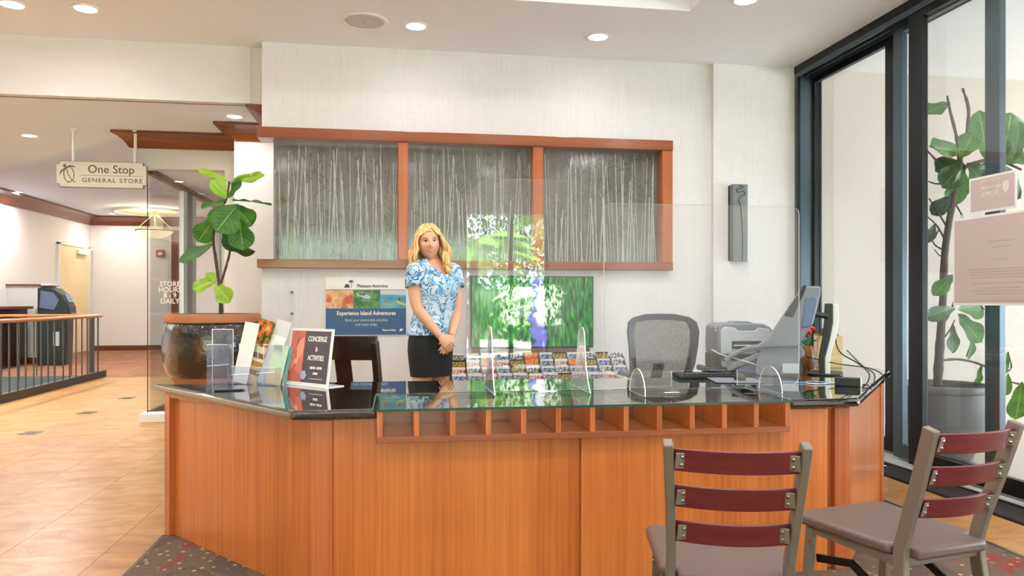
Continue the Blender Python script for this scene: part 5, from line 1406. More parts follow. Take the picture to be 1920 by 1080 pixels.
# ---- clothes
def vneck(a):
    lim = 1.352 + abs(a) / R(52) * 0.098
    return min(lim, 1.462)
bm = bmesh.new()
zs = [0.958, 0.965, 1.0, 1.04, 1.08, 1.12, 1.16, 1.20, 1.24, 1.27, 1.30, 1.325, 1.35, 1.37, 1.385, 1.40, 1.415, 1.428, 1.44, 1.452, 1.462]
rings = trings(zs, 0.010, vneck)
for ri, z in enumerate(zs):      # soft folds towards the hem
    if z < 1.2:
        for k in range(NA):
            f = 0.004 * math.sin(k * 2.1 + z * 9) * (1.2 - z) / 0.24 + 0.008 * (1.08 - z) / 0.12 * (z < 1.08)
            d = rings[ri][k] - Vector((interp(TORSO, z)[2], 0, z)); rings[ri][k] = rings[ri][k] + d.normalized() * f
loft(bm, rings, cap=False)
for tab, s in ((ARM_R, -1), (ARM_L, 1)):
    a, b, c = (Vector(t[:3]) for t in tab[:3])
    p = [a - Sd * (s * 0.06) + Vector((0, 0, 0.012)), a - Sd * (s * 0.02) + Vector((0, 0, 0.006)), a.lerp(b, 0.25), a.lerp(b, 0.6), b, b.lerp(c, 0.42)]
    tube(bm, p, [0.040, 0.060, 0.064, 0.063, 0.061, 0.062], 22, cap=False)
    for v in bmesh.ops.create_uvsphere(bm, u_segments=20, v_segments=14, radius=0.0645)['verts']:
        v.co = v.co + a + Vector((0, 0, -0.006))
shirt = finish('shirt', bm, M['shirt'], wo, smooth=True)
so = shirt.modifiers.new('thick', 'SOLIDIFY'); so.thickness = 0.003
# collar flaps
for s in (-1, 1):
    bm = bmesh.new(); g1, g2 = [], []
    for k in range(9):
        al = s * R(6 + (150 - 6) * k / 8)
        z = vneck(abs(al)); p = tpt(z, al, 0.013)
        wd = 0.034 * math.sin(math.pi * (0.25 + 0.6 * k / 8)) 
        q = tpt(max(z - wd, 1.30), al + s * R(9) * (1 - k / 8), 0.019)
        g1.append(bm.verts.new(p + Vector((0, 0, 0.006)))); g2.append(bm.verts.new(q))
    for k in range(8):
        bm.faces.new((g1[k], g1[k + 1], g2[k + 1], g2[k]))
    cf = finish('collar', bm, M['shirt'], shirt, smooth=True); so = cf.modifiers.new('thick', 'SOLIDIFY'); so.thickness = 0.003
for z in (1.315, 1.265, 1.215, 1.165, 1.115, 1.065, 1.015):
    p = tpt(z, 0.0, 0.0135)
    bm = bmesh.new(); tube(bm, [p, p + Fd * 0.003], 0.0062, 10); finish('button', bm, pmat('shirt_button', (46, 56, 84), 0.4), shirt)
bm = bmesh.new()
zs2 = [0.685, 0.69, 0.74, 0.80, 0.86, 0.91, 0.95, 0.985, 1.0]
loft(bm, trings(zs2, 0.006))
finish('skirt', bm, M['skirt'], wo, smooth=60)
for s in (-1, 1):
    b = Sd * 0.072 * s; c = Vector((b.x - 0.012, b.y, 0))
    bm = bmesh.new()
    loft(bm, [[c + Fd * f + Vector((0, 0, 0)) + (Sd * w * math.cos(2 * math.pi * k / 14)) + Vector((0, 0, h / 2 + h / 2 * math.sin(2 * math.pi * k / 14))) for k in range(14)] for f, w, h in ((-0.055, 0.022, 0.07), (-0.03, 0.033, 0.075), (0.03, 0.036, 0.07), (0.09, 0.042, 0.05), (0.14, 0.036, 0.035), (0.165, 0.012, 0.02))])
    finish('shoe', bm, M['black'], wo, smooth=True)
bm = bmesh.new(); pr_ = Vector((0.108, -0.196, 0.902))
tube(bm, [pr_ + Vector((0.0, 0.009 * math.cos(R(a)), 0.009 * math.sin(R(a)))) for a in range(0, 361, 30)], 0.0014, 6); finish('ring', bm, M['chrome'], wo)

# ================================================================ PLANTS
def leaf_mat(name, lo, hi, vein, trans=0.35):
    m, nt, N, L, b = new_mat(name)
    uv = N.new('ShaderNodeUVMap')
    sx = N.new('ShaderNodeSeparateXYZ'); L.new(uv.outputs[0], sx.inputs[0])
    a = N.new('ShaderNodeMath'); a.operation = 'SUBTRACT'; a.inputs[1].default_value = 0.5; L.new(sx.outputs['X'], a.inputs[0])
    ab = N.new('ShaderNodeMath'); ab.operation = 'ABSOLUTE'; L.new(a.outputs[0], ab.inputs[0])
    # side veins: stripes of v - |u|
    sv = N.new('ShaderNodeMath'); sv.operation = 'MULTIPLY_ADD'; sv.inputs[1].default_value = -0.7; L.new(ab.outputs[0], sv.inputs[0]); L.new(sx.outputs['Y'], sv.inputs[2])
    fr = N.new('ShaderNodeMath'); fr.operation = 'MULTIPLY'; fr.inputs[1].default_value = 44; L.new(sv.outputs[0], fr.inputs[0])
    cs = N.new('ShaderNodeMath'); cs.operation = 'COSINE'; L.new(fr.outputs[0], cs.inputs[0])
    st = N.new('ShaderNodeMapRange'); st.inputs['From Min'].default_value = 0.9; st.inputs['From Max'].default_value = 1.0; st.inputs['To Max'].default_value = 0.45; L.new(cs.outputs[0], st.inputs['Value'])
    mid = N.new('ShaderNodeMapRange'); mid.inputs['From Min'].default_value = 0.012; mid.inputs['From Max'].default_value = 0.03; mid.inputs['To Min'].default_value = 0.8; mid.inputs['To Max'].default_value = 0; L.new(ab.outputs[0], mid.inputs['Value'])
    mxv = N.new('ShaderNodeMath'); mxv.operation = 'MAXIMUM'; L.new(st.outputs[0], mxv.inputs[0]); L.new(mid.outputs[0], mxv.inputs[1])
    tc = N.new('ShaderNodeTexCoord'); n = N.new('ShaderNodeTexNoise'); n.inputs['Scale'].default_value = 9; L.new(tc.outputs['Object'], n.inputs['Vector'])
    r = ramp(N, [(0.35, lo), (0.65, hi)]); L.new(n.outputs['Fac'], r.inputs[0])
    mx = N.new('ShaderNodeMix'); mx.data_type = 'RGBA'; mx.inputs['B'].default_value = srgb(*vein); L.new(mxv.outputs[0], mx.inputs['Factor']); L.new(r.outputs[0], mx.inputs['A'])
    L.new(mx.outputs['Result'], b.inputs['Base Color']); b.inputs['Roughness'].default_value = 0.38
    t = N.new('ShaderNodeBsdfTranslucent'); L.new(mx.outputs['Result'], t.inputs['Color'])
    ms = N.new('ShaderNodeMixShader'); ms.inputs['Fac'].default_value = trans
    L.new(b.outputs[0], ms.inputs[1]); L.new(t.outputs[0], ms.inputs[2]); L.new(ms.outputs[0], N['Material Output'].inputs['Surface'])
    return m
LM = {'b': leaf_mat('backlit_fig_leaf', (128, 178, 40), (176, 210, 70), (214, 226, 130)), 'm': leaf_mat('fig_leaf', (44, 102, 34), (74, 134, 46), (150, 184, 100)), 'd': leaf_mat('dark_fig_leaf', (40, 80, 40), (66, 108, 52), (120, 150, 90), 0.2), 'g': leaf_mat('dim_fig_leaf', (62, 74, 66), (86, 104, 84), (120, 134, 110), 0.15)}  # bright tone puts back-lighting into the colour; the others are darker greens
M['bark'] = pmat('fig_bark', (84, 64, 52), 0.85, bump=0.5, bscale=60, var=0.25, vscale=20)
M['bark_grey'] = pmat('fig_bark_grey', (94, 82, 78), 0.85, bump=0.5, bscale=60, var=0.2, vscale=20)
def ray_pt(px, py, Y):
    u = (px - 960) / 1407; v = (565 - py) / 1407; a = R(8.9)
    dx, dy = math.sin(a) + u * math.cos(a), math.cos(a) - u * math.sin(a)
    return Vector((dx / dy * Y, Y, 1.18 + v / dy * Y))
rl = random.Random(21)
def leaf(parent, base, tip, width, nrm, mat, droop=0.12, wave=0.05):
    base, tip, nrm = Vector(base), Vector(tip), Vector(nrm).normalized()
    ax = tip - base; ln = ax.length; ax.normalize()
    nrm = (nrm - ax * nrm.dot(ax)).normalized(); sd = ax.cross(nrm)
    bm = bmesh.new(); uvl = bm.loops.layers.uv.new('UVMap')
    nv, nu = 12, 8; ph = rl.uniform(0, 6)
    rows = []
    for j in range(nv + 1):
        v = j / nv
        w = width / 2 * (math.sin(math.pi * v ** 1.15) ** 0.62) * (0.62 + 0.45 * v) * (1 - 0.18 * math.exp(-((v - 0.36) / 0.12) ** 2))
        w = max(w, width * 0.012)
        row = []
        for i in range(nu + 1):
            u = i / nu * 2 - 1
            h = -droop * ln * v * v + wave * width * math.sin(v * 11 + ph + (1.5 if u > 0 else 0)) * abs(u) ** 2 + 0.10 * width * abs(u) ** 1.3 * (0.6)
            row.append((bm.verts.new(base + ax * ln * v + sd * w * u + nrm * h), (i / nu, v)))
        rows.append(row)
    for j in range(nv):
        for i in range(nu):
            q = (rows[j][i], rows[j][i + 1], rows[j + 1][i + 1], rows[j + 1][i])
            f = bm.faces.new([x[0] for x in q])
            for lp, x in zip(f.loops, q): lp[uvl].uv = x[1]
    o = finish('leaf', bm, mat, parent, smooth=True)
    return o
def stem(parent, pts, r0, r1, name='branch', mat=None, knob=0.25):
    p = curve_pts(pts, 6); n = len(p)
    bm = bmesh.new(); tube(bm, p, [(r0 + (r1 - r0) * k / (n - 1)) * (1 + knob * (0.5 if k % 3 else 1.0) * rl.random()) for k in range(n)], 8)
    return finish(name, bm, mat or M['bark'], parent, smooth=True)

# plinth + glazed jar + fiddle-leaf fig
pt = empty('plant_stand', (-1.30, 5.72, 0), 0, 'dark wooden plinth under the glazed planter jar', 'plinth')
bm = bmesh.new(); lathe(bm, [(0, 0), (0.24, 0), (0.24, 0.06), (0.20, 0.09), (0.20, 0.52), (0.26, 0.56), (0.26, 0.60), (0, 0.60)], 32); finish('column', bm, M['darkwood'], pt, smooth=40)
def glaze():
    m, nt, N, L, b = new_mat('brown_glaze')
    tc = N.new('ShaderNodeTexCoord')
    n = N.new('ShaderNodeTexNoise'); n.inputs['Scale'].default_value = 6; n.inputs['Detail'].default_value = 5; L.new(tc.outputs['Object'], n.inputs['Vector'])
    r = ramp(N, [(0.35, (26, 23, 20)), (0.52, (52, 42, 32)), (0.63, (92, 66, 38)), (0.75, (66, 52, 38))]); L.new(n.outputs['Fac'], r.inputs[0]); L.new(r.outputs[0], b.inputs['Base Color'])
    n2 = N.new('ShaderNodeTexNoise'); n2.inputs['Scale'].default_value = 34; n2.inputs['Detail'].default_value = 3; L.new(tc.outputs['Object'], n2.inputs['Vector'])
    bp = N.new('ShaderNodeBump'); bp.inputs['Strength'].default_value = 0.45; bp.inputs['Distance'].default_value = 0.012; L.new(n2.outputs['Fac'], bp.inputs['Height']); L.new(bp.outputs[0], b.inputs['Normal'])
    b.inputs['Roughness'].default_value = 0.12; b.inputs['Coat Weight'].default_value = 0.6
    return m
jr = empty('planter_jar', (-1.30, 5.72, 0.601), 0, 'large brown glazed jar with a bare terracotta rim and fig plant', 'planter')
bm = bmesh.new(); lathe(bm, [(0.285, 0.042), (0.315, 0.08), (0.338, 0.16), (0.345, 0.25), (0.338, 0.34), (0.325, 0.40), (0.312, 0.425)], 56); finish('glazed_body', bm, glaze(), jr, smooth=60)
terra = pmat('terracotta', (172, 112, 78), 0.75, var=0.15, vscale=8)
bm = bmesh.new(); lathe(bm, [(0.311, 0.424), (0.328, 0.432), (0.332, 0.47), (0.322, 0.49), (0.29, 0.49), (0.285, 0.44), (0.285, 0.40)], 56); finish('rim', bm, terra, jr, smooth=50)
bm = bmesh.new(); lathe(bm, [(0, 0.0), (0.262, 0.0), (0.272, 0.02), (0.286, 0.043)], 56); finish('foot', bm, terra, jr, smooth=50)
bm = bmesh.new(); lathe(bm, [(0.29, 0.43), (0.2, 0.445), (0, 0.45)], 40); finish('soil', bm, pmat('potting_soil', (54, 42, 34), 0.95, bump=0.8, bscale=80), jr, smooth=True)
fg = empty('fiddle_leaf_fig', (-1.30, 5.72, 1.05), 0, 'fiddle-leaf fig with bright yellow-green leaves growing in the glazed jar', 'plant')
FO = Vector((-1.30, 5.72, 1.05))
FP = lambda px, py, dy=0.0: ray_pt(px, py, 5.70 + dy) - FO
stem(fg, [FP(415, 600), FP(414, 560), FP(410, 525)], 0.016, 0.012, 'trunk')
stem(fg, [FP(412, 540), FP(405, 490), FP(400, 445), FP(408, 405), FP(424, 375), FP(430, 340)], 0.011, 0.006)
stem(fg, [FP(413, 535), FP(424, 500), FP(431, 470), FP(430, 440), FP(432, 400)], 0.009, 0.005)
for b_, t_, w_, tone, nr, d0, d1 in [
    ((429, 342), (371, 314), 30, 'b', (0.2, -0.5, 0.8), 0, -0.02), ((430, 346), (494, 324), 40, 'b', (-0.2, -0.6, 0.7), 0, 0.04), ((431, 340), (488, 316), 26, 'b', (-0.3, -0.4, 0.8), 0.02, 0.14),
    ((427, 372), (398, 336), 36, 'b', (0.3, -0.8, 0.4), 0, -0.1), ((430, 372), (449, 334), 26, 'm', (-0.6, -0.7, 0.1), 0, -0.04), ((436, 377), (509, 377), 44, 'm', (0, -0.12, 1), 0, -0.05), ((425, 378), (378, 386), 44, 'm', (0, -0.3, 1), 0, -0.12),
    ((446, 384), (404, 432), 66, 'm', (0.1, -1, 0.25), -0.02, -0.14), ((440, 384), (472, 424), 46, 'm', (-0.2, -1, 0.3), 0, 0.02), ((450, 412), (454, 468), 52, 'm', (-0.1, -1, 0.2), -0.02, -0.10), ((402, 410), (370, 454), 44, 'm', (0.3, -1, 0.2), 0, 0.02),
    ((404, 458), (333, 486), 34, 'd', (0.2, -0.55, 0.6), 0, -0.06), ((418, 460), (476, 476), 34, 'd', (0.1, -0.5, -0.7), 0, -0.04), ((420, 425), (436, 470), 30, 'd', (0.3, -0.9, 0), 0.03, 0.06),
    ((404, 528), (360, 540), 34, 'b', (0.1, -0.75, 0.6), 0, -0.04), ((403, 532), (390, 510), 22, 'b', (0.1, -0.8, 0.5), 0, 0.02), ((404, 532), (430, 566), 36, 'b', (-0.1, -1, 0.3), 0, -0.07)]:
    leaf(fg, FP(*b_, d0), FP(*t_, d1), w_ / 250 * 1.05, nr, LM[tone])

# fig beyond the glass in a grey pot
gp = empty('plant_pot', (4.12, 5.15, 0), 0, 'large grey ribbed-rim pot beyond the sliding glass', 'plant pot')
M['greypot'] = pmat('grey_glazed_pot', (104, 101, 102), 0.4, var=0.12, vscale=8, stretch=(3, 3, 0.6))
bm = bmesh.new(); lathe(bm, [(0, 0), (0.19, 0), (0.215, 0.02), (0.27, 0.16), (0.305, 0.32), (0.315, 0.44), (0.318, 0.50)], 48); finish('pot_body', bm, M['greypot'], gp, smooth=50)
bm = bmesh.new(); lathe(bm, [(0.318, 0.498), (0.338, 0.505), (0.345, 0.53), (0.338, 0.552), (0.31, 0.555), (0.29, 0.54), (0.285, 0.48)], 48); finish('pot_rim', bm, M['greypot'], gp, smooth=50)
bm = bmesh.new(); lathe(bm, [(0.289, 0.50), (0.15, 0.51), (0, 0.51)], 32); finish('soil', bm, pmat('dry_soil', (104, 92, 84), 0.95, bump=0.8, bscale=60), gp, smooth=True)
fg2 = empty('outdoor_fig', (4.12, 5.15, 0.5), 0, 'tall leggy fig with bare twigs beyond the sliding glass', 'plant')
GO = Vector((4.12, 5.15, 0.5))
GP = lambda px, py, dy=0.0: ray_pt(px, py, 5.15 + dy) - GO
stem(fg2, [GP(1757, 735), GP(1762, 650), GP(1768, 560), GP(1772, 470), GP(1784, 390), GP(1796, 330), GP(1800, 300)], 0.030, 0.018, 'trunk', M['bark_grey'])
for pts, r0, r1 in [([(1799, 310), (1794, 260), (1782, 210), (1776, 180)], 0.012, 0.007), ([(1800, 305), (1812, 255), (1816, 205), (1805, 166)], 0.012, 0.009), ([(1798, 320), (1830, 305), (1870, 300), (1915, 318)], 0.014, 0.008), ([(1786, 372), (1765, 315), (1738, 282)], 0.010, 0.005),
                   ([(1778, 430), (1760, 400), (1742, 372)], 0.007, 0.004), ([(1774, 455), (1758, 425), (1738, 405)], 0.006, 0.004), ([(1772, 470), (1752, 458), (1740, 430)], 0.006, 0.004), ([(1762, 430), (1750, 446), (1738, 452)], 0.005, 0.003), ([(1768, 345), (1752, 344), (1741, 340)], 0.006, 0.004), ([(1790, 380), (1806, 410), (1806, 440)], 0.006, 0.004),
                   ([(1766, 610), (1784, 580), (1795, 540), (1797, 510)], 0.009, 0.006), ([(1764, 640), (1780, 620), (1790, 600)], 0.006, 0.004), ([(1762, 676), (1800, 674), (1845, 686), (1890, 714), (1925, 722)], 0.009, 0.005), ([(1880, 700), (1896, 690), (1890, 660)], 0.005, 0.004), ([(1812, 668), (1822, 640), (1826, 610)], 0.005, 0.004), ([(1850, 360), (1880, 340), (1905, 330)], 0.008, 0.005), ([(1776, 470), (1764, 480), (1752, 468)], 0.005, 0.003)]:
    stem(fg2, [GP(*p, rl.uniform(-0.05, 0.05) * (i > 0)) for i, p in enumerate(pts)], r0, r1, 'branch', M['bark_grey'] if r0 > 0.008 else M['bark'], 0.5)
for b_, t_, w_, tone in [((1779, 196), (1735, 206), 36, 'm'), ((1806, 288), (1750, 268), 52, 'm'), ((1800, 296), (1826, 250), 44, 'm'), ((1848, 300), (1842, 204), 62, 'm'), ((1880, 296), (1900, 206), 58, 'm'), ((1900, 300), (1918, 225), 46, 'd'), ((1870, 305), (1925, 280), 50, 'd'),
                         ((1802, 304), (1754, 318), 50, 'd'), ((1805, 308), (1770, 348), 48, 'd'), ((1812, 306), (1850, 344), 56, 'd'), ((1803, 316), (1792, 386), 56, 'm'), ((1840, 308), (1880, 360), 60, 'd'), ((1880, 310), (1918, 372), 52, 'd'), ((1785, 368), (1746, 402), 34, 'g'), ((1752, 420), (1738, 456), 26, 'g'), ((1800, 400), (1812, 432), 22, 'g'),
                         ((1786, 516), (1752, 552), 30, 'm'), ((1790, 578), (1738, 594), 30, 'd'), ((1795, 590), (1845, 640), 50, 'm'), ((1795, 580), (1850, 580), 40, 'm'), ((1785, 608), (1790, 662), 28, 'd'), ((1822, 630), (1824, 676), 24, 'm'), ((1838, 684), (1832, 732), 26, 'm'), ((1888, 662), (1878, 700), 26, 'm'), ((1890, 700), (1886, 740), 22, 'm'), ((1915, 715), (1908, 790), 44, 'm')]:
    leaf(fg2, GP(*b_, rl.uniform(-0.08, 0.04)), GP(*t_, rl.uniform(-0.14, 0.08)), w_ / 248 * 1.1, (rl.uniform(-0.4, 0.2), -0.9, rl.uniform(0.1, 0.7)), LM[tone])

# ================================================================ SIGNS ON THE SLIDING GLASS (seen from behind)
M['sign_back'] = pmat('pink_backed_sheet', (190, 172, 168), 0.5, var=0.03, vscale=4)
M['lam'] = pmat('laminate_edge', (226, 224, 224), 0.3)
M['ghost_ink'] = pmat('show_through_ink', (176, 156, 151), 0.6)
M['ghost_white'] = pmat('show_through_white', (214, 202, 200), 0.6)
SX = 3.5495
TM = Matrix(((0, 0, -1, 0), (-1, 0, 0, 0), (0, 1, 0, 0), (0, 0, 0, 1)))
def glass_sign(name, yc, zc, w, h, label):
    e = empty(name, (SX, yc, zc), 0, label, 'sign')
    bx('laminate', (0, 0.004, -w / 2, w / 2, -h / 2, h / 2), M['lam'], e, 0.001)
    bx('sheet', (-0.001, 0.0, -w / 2 + 0.014, w / 2 - 0.014, -h / 2 + 0.014, h / 2 - 0.014), M['sign_back'], e, 0)
    return e
s1 = glass_sign('window_notice', 3.945, 1.43, 0.77, 0.55, 'large pinkish notice taped to the glass, print showing through backwards')
bm = bmesh.new()
for i, (z_, w_) in enumerate(((0.11, 0.20), (0.075, 0.14), (-0.0, 0.10), (-0.055, 0.52), (-0.072, 0.50), (-0.089, 0.52), (-0.106, 0.46), (-0.14, 0.44), (-0.17, 0.30), (-0.187, 0.48), (-0.204, 0.40), (-0.245, 0.40))):
    box(bm, -0.0018, -0.001, -w_ / 2 - 0.0, w_ / 2, z_ - 0.004, z_ + 0.004)
finish('printed_lines', bm, M['ghost_ink'], s1)
s2 = glass_sign('window_notice', 4.012, 1.832, 0.362, 0.222, 'smaller pinkish mask notice with a shield mark above the large notice')
for i, (body, z_) in enumerate((('FACE MASKS', 0.030), ('REQUIRED', -0.002))):
    text('lettering', body, 0.036, M['ghost_white'], s2, None, mirror=True, bold=0.0006, xs=0.8, mtx=Matrix.Translation((-0.0016, 0.015, z_)) @ TM)
bm = bmesh.new(); bm.faces.new([bm.verts.new((-0.0018, y, z)) for y, z in ((-0.08, 0.05), (-0.105, 0.062), (-0.13, 0.052), (-0.128, 0.01), (-0.104, -0.018), (-0.083, 0.01))]); finish('shield_mark', bm, M['ghost_white'], s2)
bm = bmesh.new(); box(bm, -0.0018, -0.001, -0.06, 0.10, 0.078, 0.081); finish('printed_line', bm, M['ghost_white'], s2)

# ================================================================ SHOP FRONT AND LOBBY
hs = empty('hanging_sign', (-2.731, 7.60, 2.375), 0, 'white notched-corner general store sign with a turtle, hung from the ceiling', 'sign')
w2, h2, q = 0.40, 0.124, 0.03
ol = [(-w2, -h2 + q), (-w2 + q, -h2 + q), (-w2 + q, -h2), (w2 - q, -h2), (w2 - q, -h2 + q), (w2, -h2 + q), (w2, h2 - q), (w2 - q, h2 - q), (w2 - q, h2), (-w2 + q, h2), (-w2 + q, h2 - q), (-w2, h2 - q)]
bm = bmesh.new(); slab(bm, ol, 0.0, 0.03); finish('board', bm, pmat('sign_edge_grey', (150, 142, 128), 0.6), hs)
bm = bmesh.new(); slab(bm, [(x * 0.985, z * 0.955) for x, z in ol], -0.006, 0.0); finish('face', bm, pmat('sign_face', (242, 236, 228), 0.5), hs)
for x_ in (-0.25, 0.293):
    bm = bmesh.new(); tube(bm, [(x_, 0.015, h2), (x_, 0.015, 2.806 - 2.375)], 0.014, 10); finish('hanger', bm, M['white'], hs, smooth=45)
    bm = bmesh.new(); lathe(bm, [(0, 0.431), (0.035, 0.431), (0.03, 0.415), (0, 0.412)], 16, (x_, 0.015)); finish('ceiling_cup', bm, M['white'], hs, smooth=45)
INK = pmat('sign_ink', (112, 98, 86), 0.6)
def serif_text(body, size, x, z, xs, space, bold, caps):
    return text('lettering', body, size, INK, hs, (x, -0.0068, z), xs=xs, bold=bold, space=space)
serif_text('One Stop', 0.108, 0.085, 0.048, 0.98, 1.0, 0.0006, False)
serif_text('GENERAL STORE', 0.056, 0.096, -0.056, 1.08, 1.22, 0.0004, True)
bx('divider_line', (-0.19, 0.37, -0.0076, -0.006, -0.0105, -0.0075), INK, hs, 0)
bm = bmesh.new()
el = [(-0.285 + 0.052 * math.cos(R(a)) * 0.80 + 0.05 * math.sin(R(a)) * 0.30, -0.004 + 0.072 * math.sin(R(a)) * 0.92 - 0.03 * math.cos(R(a))) for a in range(0, 361, 20)]
tube(bm, [(x, -0.0068, z) for x, z in el], 0.0036, 5, False)
tube(bm, curve_pts([(-0.318, -0.0068, 0.066), (-0.30, -0.0068, 0.03), (-0.292, -0.0068, 0.0), (-0.275, -0.0068, -0.03), (-0.258, -0.0068, -0.06)], 4), 0.0034, 5)
tube(bm, curve_pts([(-0.312, -0.0068, 0.055), (-0.27, -0.0068, 0.075), (-0.228, -0.0068, 0.064)], 4), [0.007] * 5 + [0.006] * 2 + [0.003] * 2, 5)
tube(bm, curve_pts([(-0.315, -0.0068, 0.052), (-0.345, -0.0068, 0.03), (-0.365, -0.0068, -0.006)], 4), [0.007] * 5 + [0.006] * 2 + [0.003] * 2, 5)
tube(bm, [(-0.285, -0.0068, -0.07), (-0.295, -0.0068, -0.085)], 0.004, 5); tube(bm, [(-0.245, -0.0068, -0.062), (-0.232, -0.0068, -0.082)], 0.004, 5)
finish('turtle_emblem', bm, INK, hs)
bm = bmesh.new(); slab(bm, [(-0.322 + 0.014 * math.cos(R(a)), 0.076 + 0.014 * math.sin(R(a))) for a in range(0, 360, 30)], -0.0076, -0.006); finish('turtle_head', bm, INK, hs)

# shop front glass
wd2 = empty('window_2', (0, 0, 0), kind='structure')
bx('kerb', (-2.45, -1.66, 7.76, 7.92, 0, 0.085), M['white'], wd2, 0.004)
bx('pane', (-2.395, -1.66, 7.836, 7.846, 0.085, 2.475), M['glass'], wd2, 0)
bx('pane_edge', (-2.400, -2.395, 7.835, 7.847, 0.085, 2.475), M['glassedge'], wd2, 0)
for i, t_ in enumerate(('STORE', 'HOURS', '8 - 9', 'DAILY')):
    text('lettering', t_, 0.070, pmat('etched_white', (244, 240, 232), 0.7), wd2, (-2.188, 7.834, 1.348 - i * 0.056), xs=0.92, bold=0.0012)
wd3 = empty('window_3', (0, 0, 0), kind='structure')
bx('pane', (-2.405, -2.395, 7.93, 12.3, 0.10, 2.44), M['glass'], wd3, 0)
bx('bottom_channel', (-2.42, -2.38, 7.92, 12.3, 0.0, 0.10), M['blackmetal2'], wd3, 0.002)
bx('top_channel', (-2.43, -2.37, 7.90, 12.3, 2.44, 2.50), M['crown_y'], wd3, 0.002)
for y0, y1, m_ in ((9.04, 9.20, 'alu'), (9.21, 9.42, 'blackmetal2'), (9.43, 9.58, 'alu'), (10.8, 10.95, 'alu')):
    bx('stile', (-2.425, -2.375, y0, y1, 0.10, 2.44), M[m_], wd3, 0.003)
structure('ceiling_shop_entry', (-2.40, -1.4, 7.9, 12.3, 2.5, 2.56), M['lowceil'])
shf = empty('shop_shelving', (-1.62, 10.2, 0), 0, 'dark shop shelving glimpsed through the shop front glass', 'shelving')
for x_ in (-0.9, 0.9):
    bx('side', (-0.2, 0.2, x_ - 0.02, x_ + 0.02, 0, 2.0), M['darkwood'], shf, 0.003)
for z_ in (0.1, 0.55, 1.0, 1.45, 1.96):
    bx('shelf', (-0.2, 0.2, -0.88, 0.88, z_, z_ + 0.03), M['darkwood'], shf, 0.003)
bx('back', (0.18, 0.2, -0.88, 0.88, 0.1, 2.0), M['crown'], shf, 0)

# railing with a kerb
structure('floor_stairwell', (-7.2, -4.56, 8.6, 12.7, -0.006, 0.012), pmat('stair_carpet', (52, 62, 62), 0.95, var=0.2, vscale=20))
rlg = empty('stair_railing', (-4.5, 11.0, 0), 0, 'railing with an oak handrail and thin dark balusters on a dark kerb', 'railing')
bx('kerb', (-0.06, 0.02, -2.4, 1.66, 0.0, 0.10), pmat('dark_kerb', (50, 46, 38), 0.5), rlg, 0.004)
bm = bmesh.new(); tube(bm, curve_pts([(0, -2.4, 0.95), (0, 0.0, 0.95), (0, 1.35, 0.955), (-0.06, 1.56, 0.955), (-0.25, 1.66, 0.955), (-1.2, 1.68, 0.955), (-2.4, 1.68, 0.955)], 8), 0.032, 12, flat=0.8); finish('handrail', bm, M['handrail'], rlg, smooth=50)
BAL = pmat('baluster_bronze', (84, 82, 78), 0.4, 0.5)
for y_ in (9.31, 9.51, 9.706, 9.91, 10.11, 10.319, 10.523, 10.72, 10.909, 11.173, 11.379, 11.595, 11.799, 11.992, 12.233, 12.4):
    bm = bmesh.new(); tube(bm, [(-0.01, y_ - 11.0, 0.10), (-0.01, y_ - 11.0, 0.93)], 0.011, 8); finish('baluster', bm, BAL, rlg, smooth=45)
bm = bmesh.new(); tube(bm, [(-0.2, 1.64, 0.0), (-0.2, 1.64, 0.93)], 0.03, 10); finish('newel', bm, BAL, rlg, smooth=45)
for k in range(8):
    bm = bmesh.new(); tube(bm, [(-0.5 - k * 0.25, 1.68, 0.02), (-0.5 - k * 0.25, 1.68, 0.93)], 0.009, 8); finish('baluster', bm, BAL, rlg, smooth=45)
# floor plates
for y_, w_ in ((7.31, 'nearest of three small dark floor plates in the travertine'), (8.55, 'middle of three small dark floor plates in the travertine'), (9.76, 'farthest of three small dark floor plates in the travertine')):
    fp = empty('floor_plate', (-3.22, y_, 0), R(-8), w_, 'floor plate', 'brass floor plates')
    bx('lid', (-0.07, 0.07, -0.075, 0.075, 0, 0.004), pmat('aged_brass', (96, 80, 56), 0.4, 0.7), fp, 0.001)
    bx('slot', (-0.05, 0.05, -0.008, 0.008, 0.004, 0.0055), M['black'], fp, 0)
# half wall, counter and cash machine
hwall = structure('wall_half', (-7.2, -6.464, 15.4, 15.7, 0, 1.47), M['lobbywall'])
structure('trim_half_wall_cap', (-7.22, -6.43, 15.36, 15.74, 1.47, 1.505), M['crown'])
structure('baseboard_half_wall', (-7.2, -6.46, 15.375, 15.4, 0, 0.12), M['crown'])
ct = empty('lobby_counter', (-7.03, 14.5, 0), 0, 'far wooden counter with a dark front beside the half wall', 'counter')
bx('top', (-0.15, 0.36, -0.9, 0.75, 1.04, 1.09), M['crown_y'], ct, 0.004)
bx('body', (-0.15, 0.28, -0.85, 0.70, 0, 1.04), M['darkwood'], ct, 0.004)
atm = empty('cash_machine', (-6.2, 14.95, 0), R(6), 'dark freestanding cash machine with a bulging front beside the half wall', 'cash machine')
bm = bmesh.new(); slab(bm, [(-0.26, 0), (0.20, 0), (0.22, 0.85), (0.27, 0.95), (0.26, 1.08), (0.16, 1.30), (0.02, 1.42), (-0.18, 1.46), (-0.26, 1.42)], -0.02, 0.42); finish('body', bm, pmat('machine_shell', (34, 44, 44), 0.35), atm, bevel=0.02, seg=3, smooth=45)
bm = bmesh.new(); slab(bm, [(-0.22, 1.06), (0.02, 1.02), (0.10, 1.20), (0.0, 1.34), (-0.20, 1.38)], -0.035, -0.021); finish('side_panel', bm, M['slateplastic'], atm, bevel=0.004)
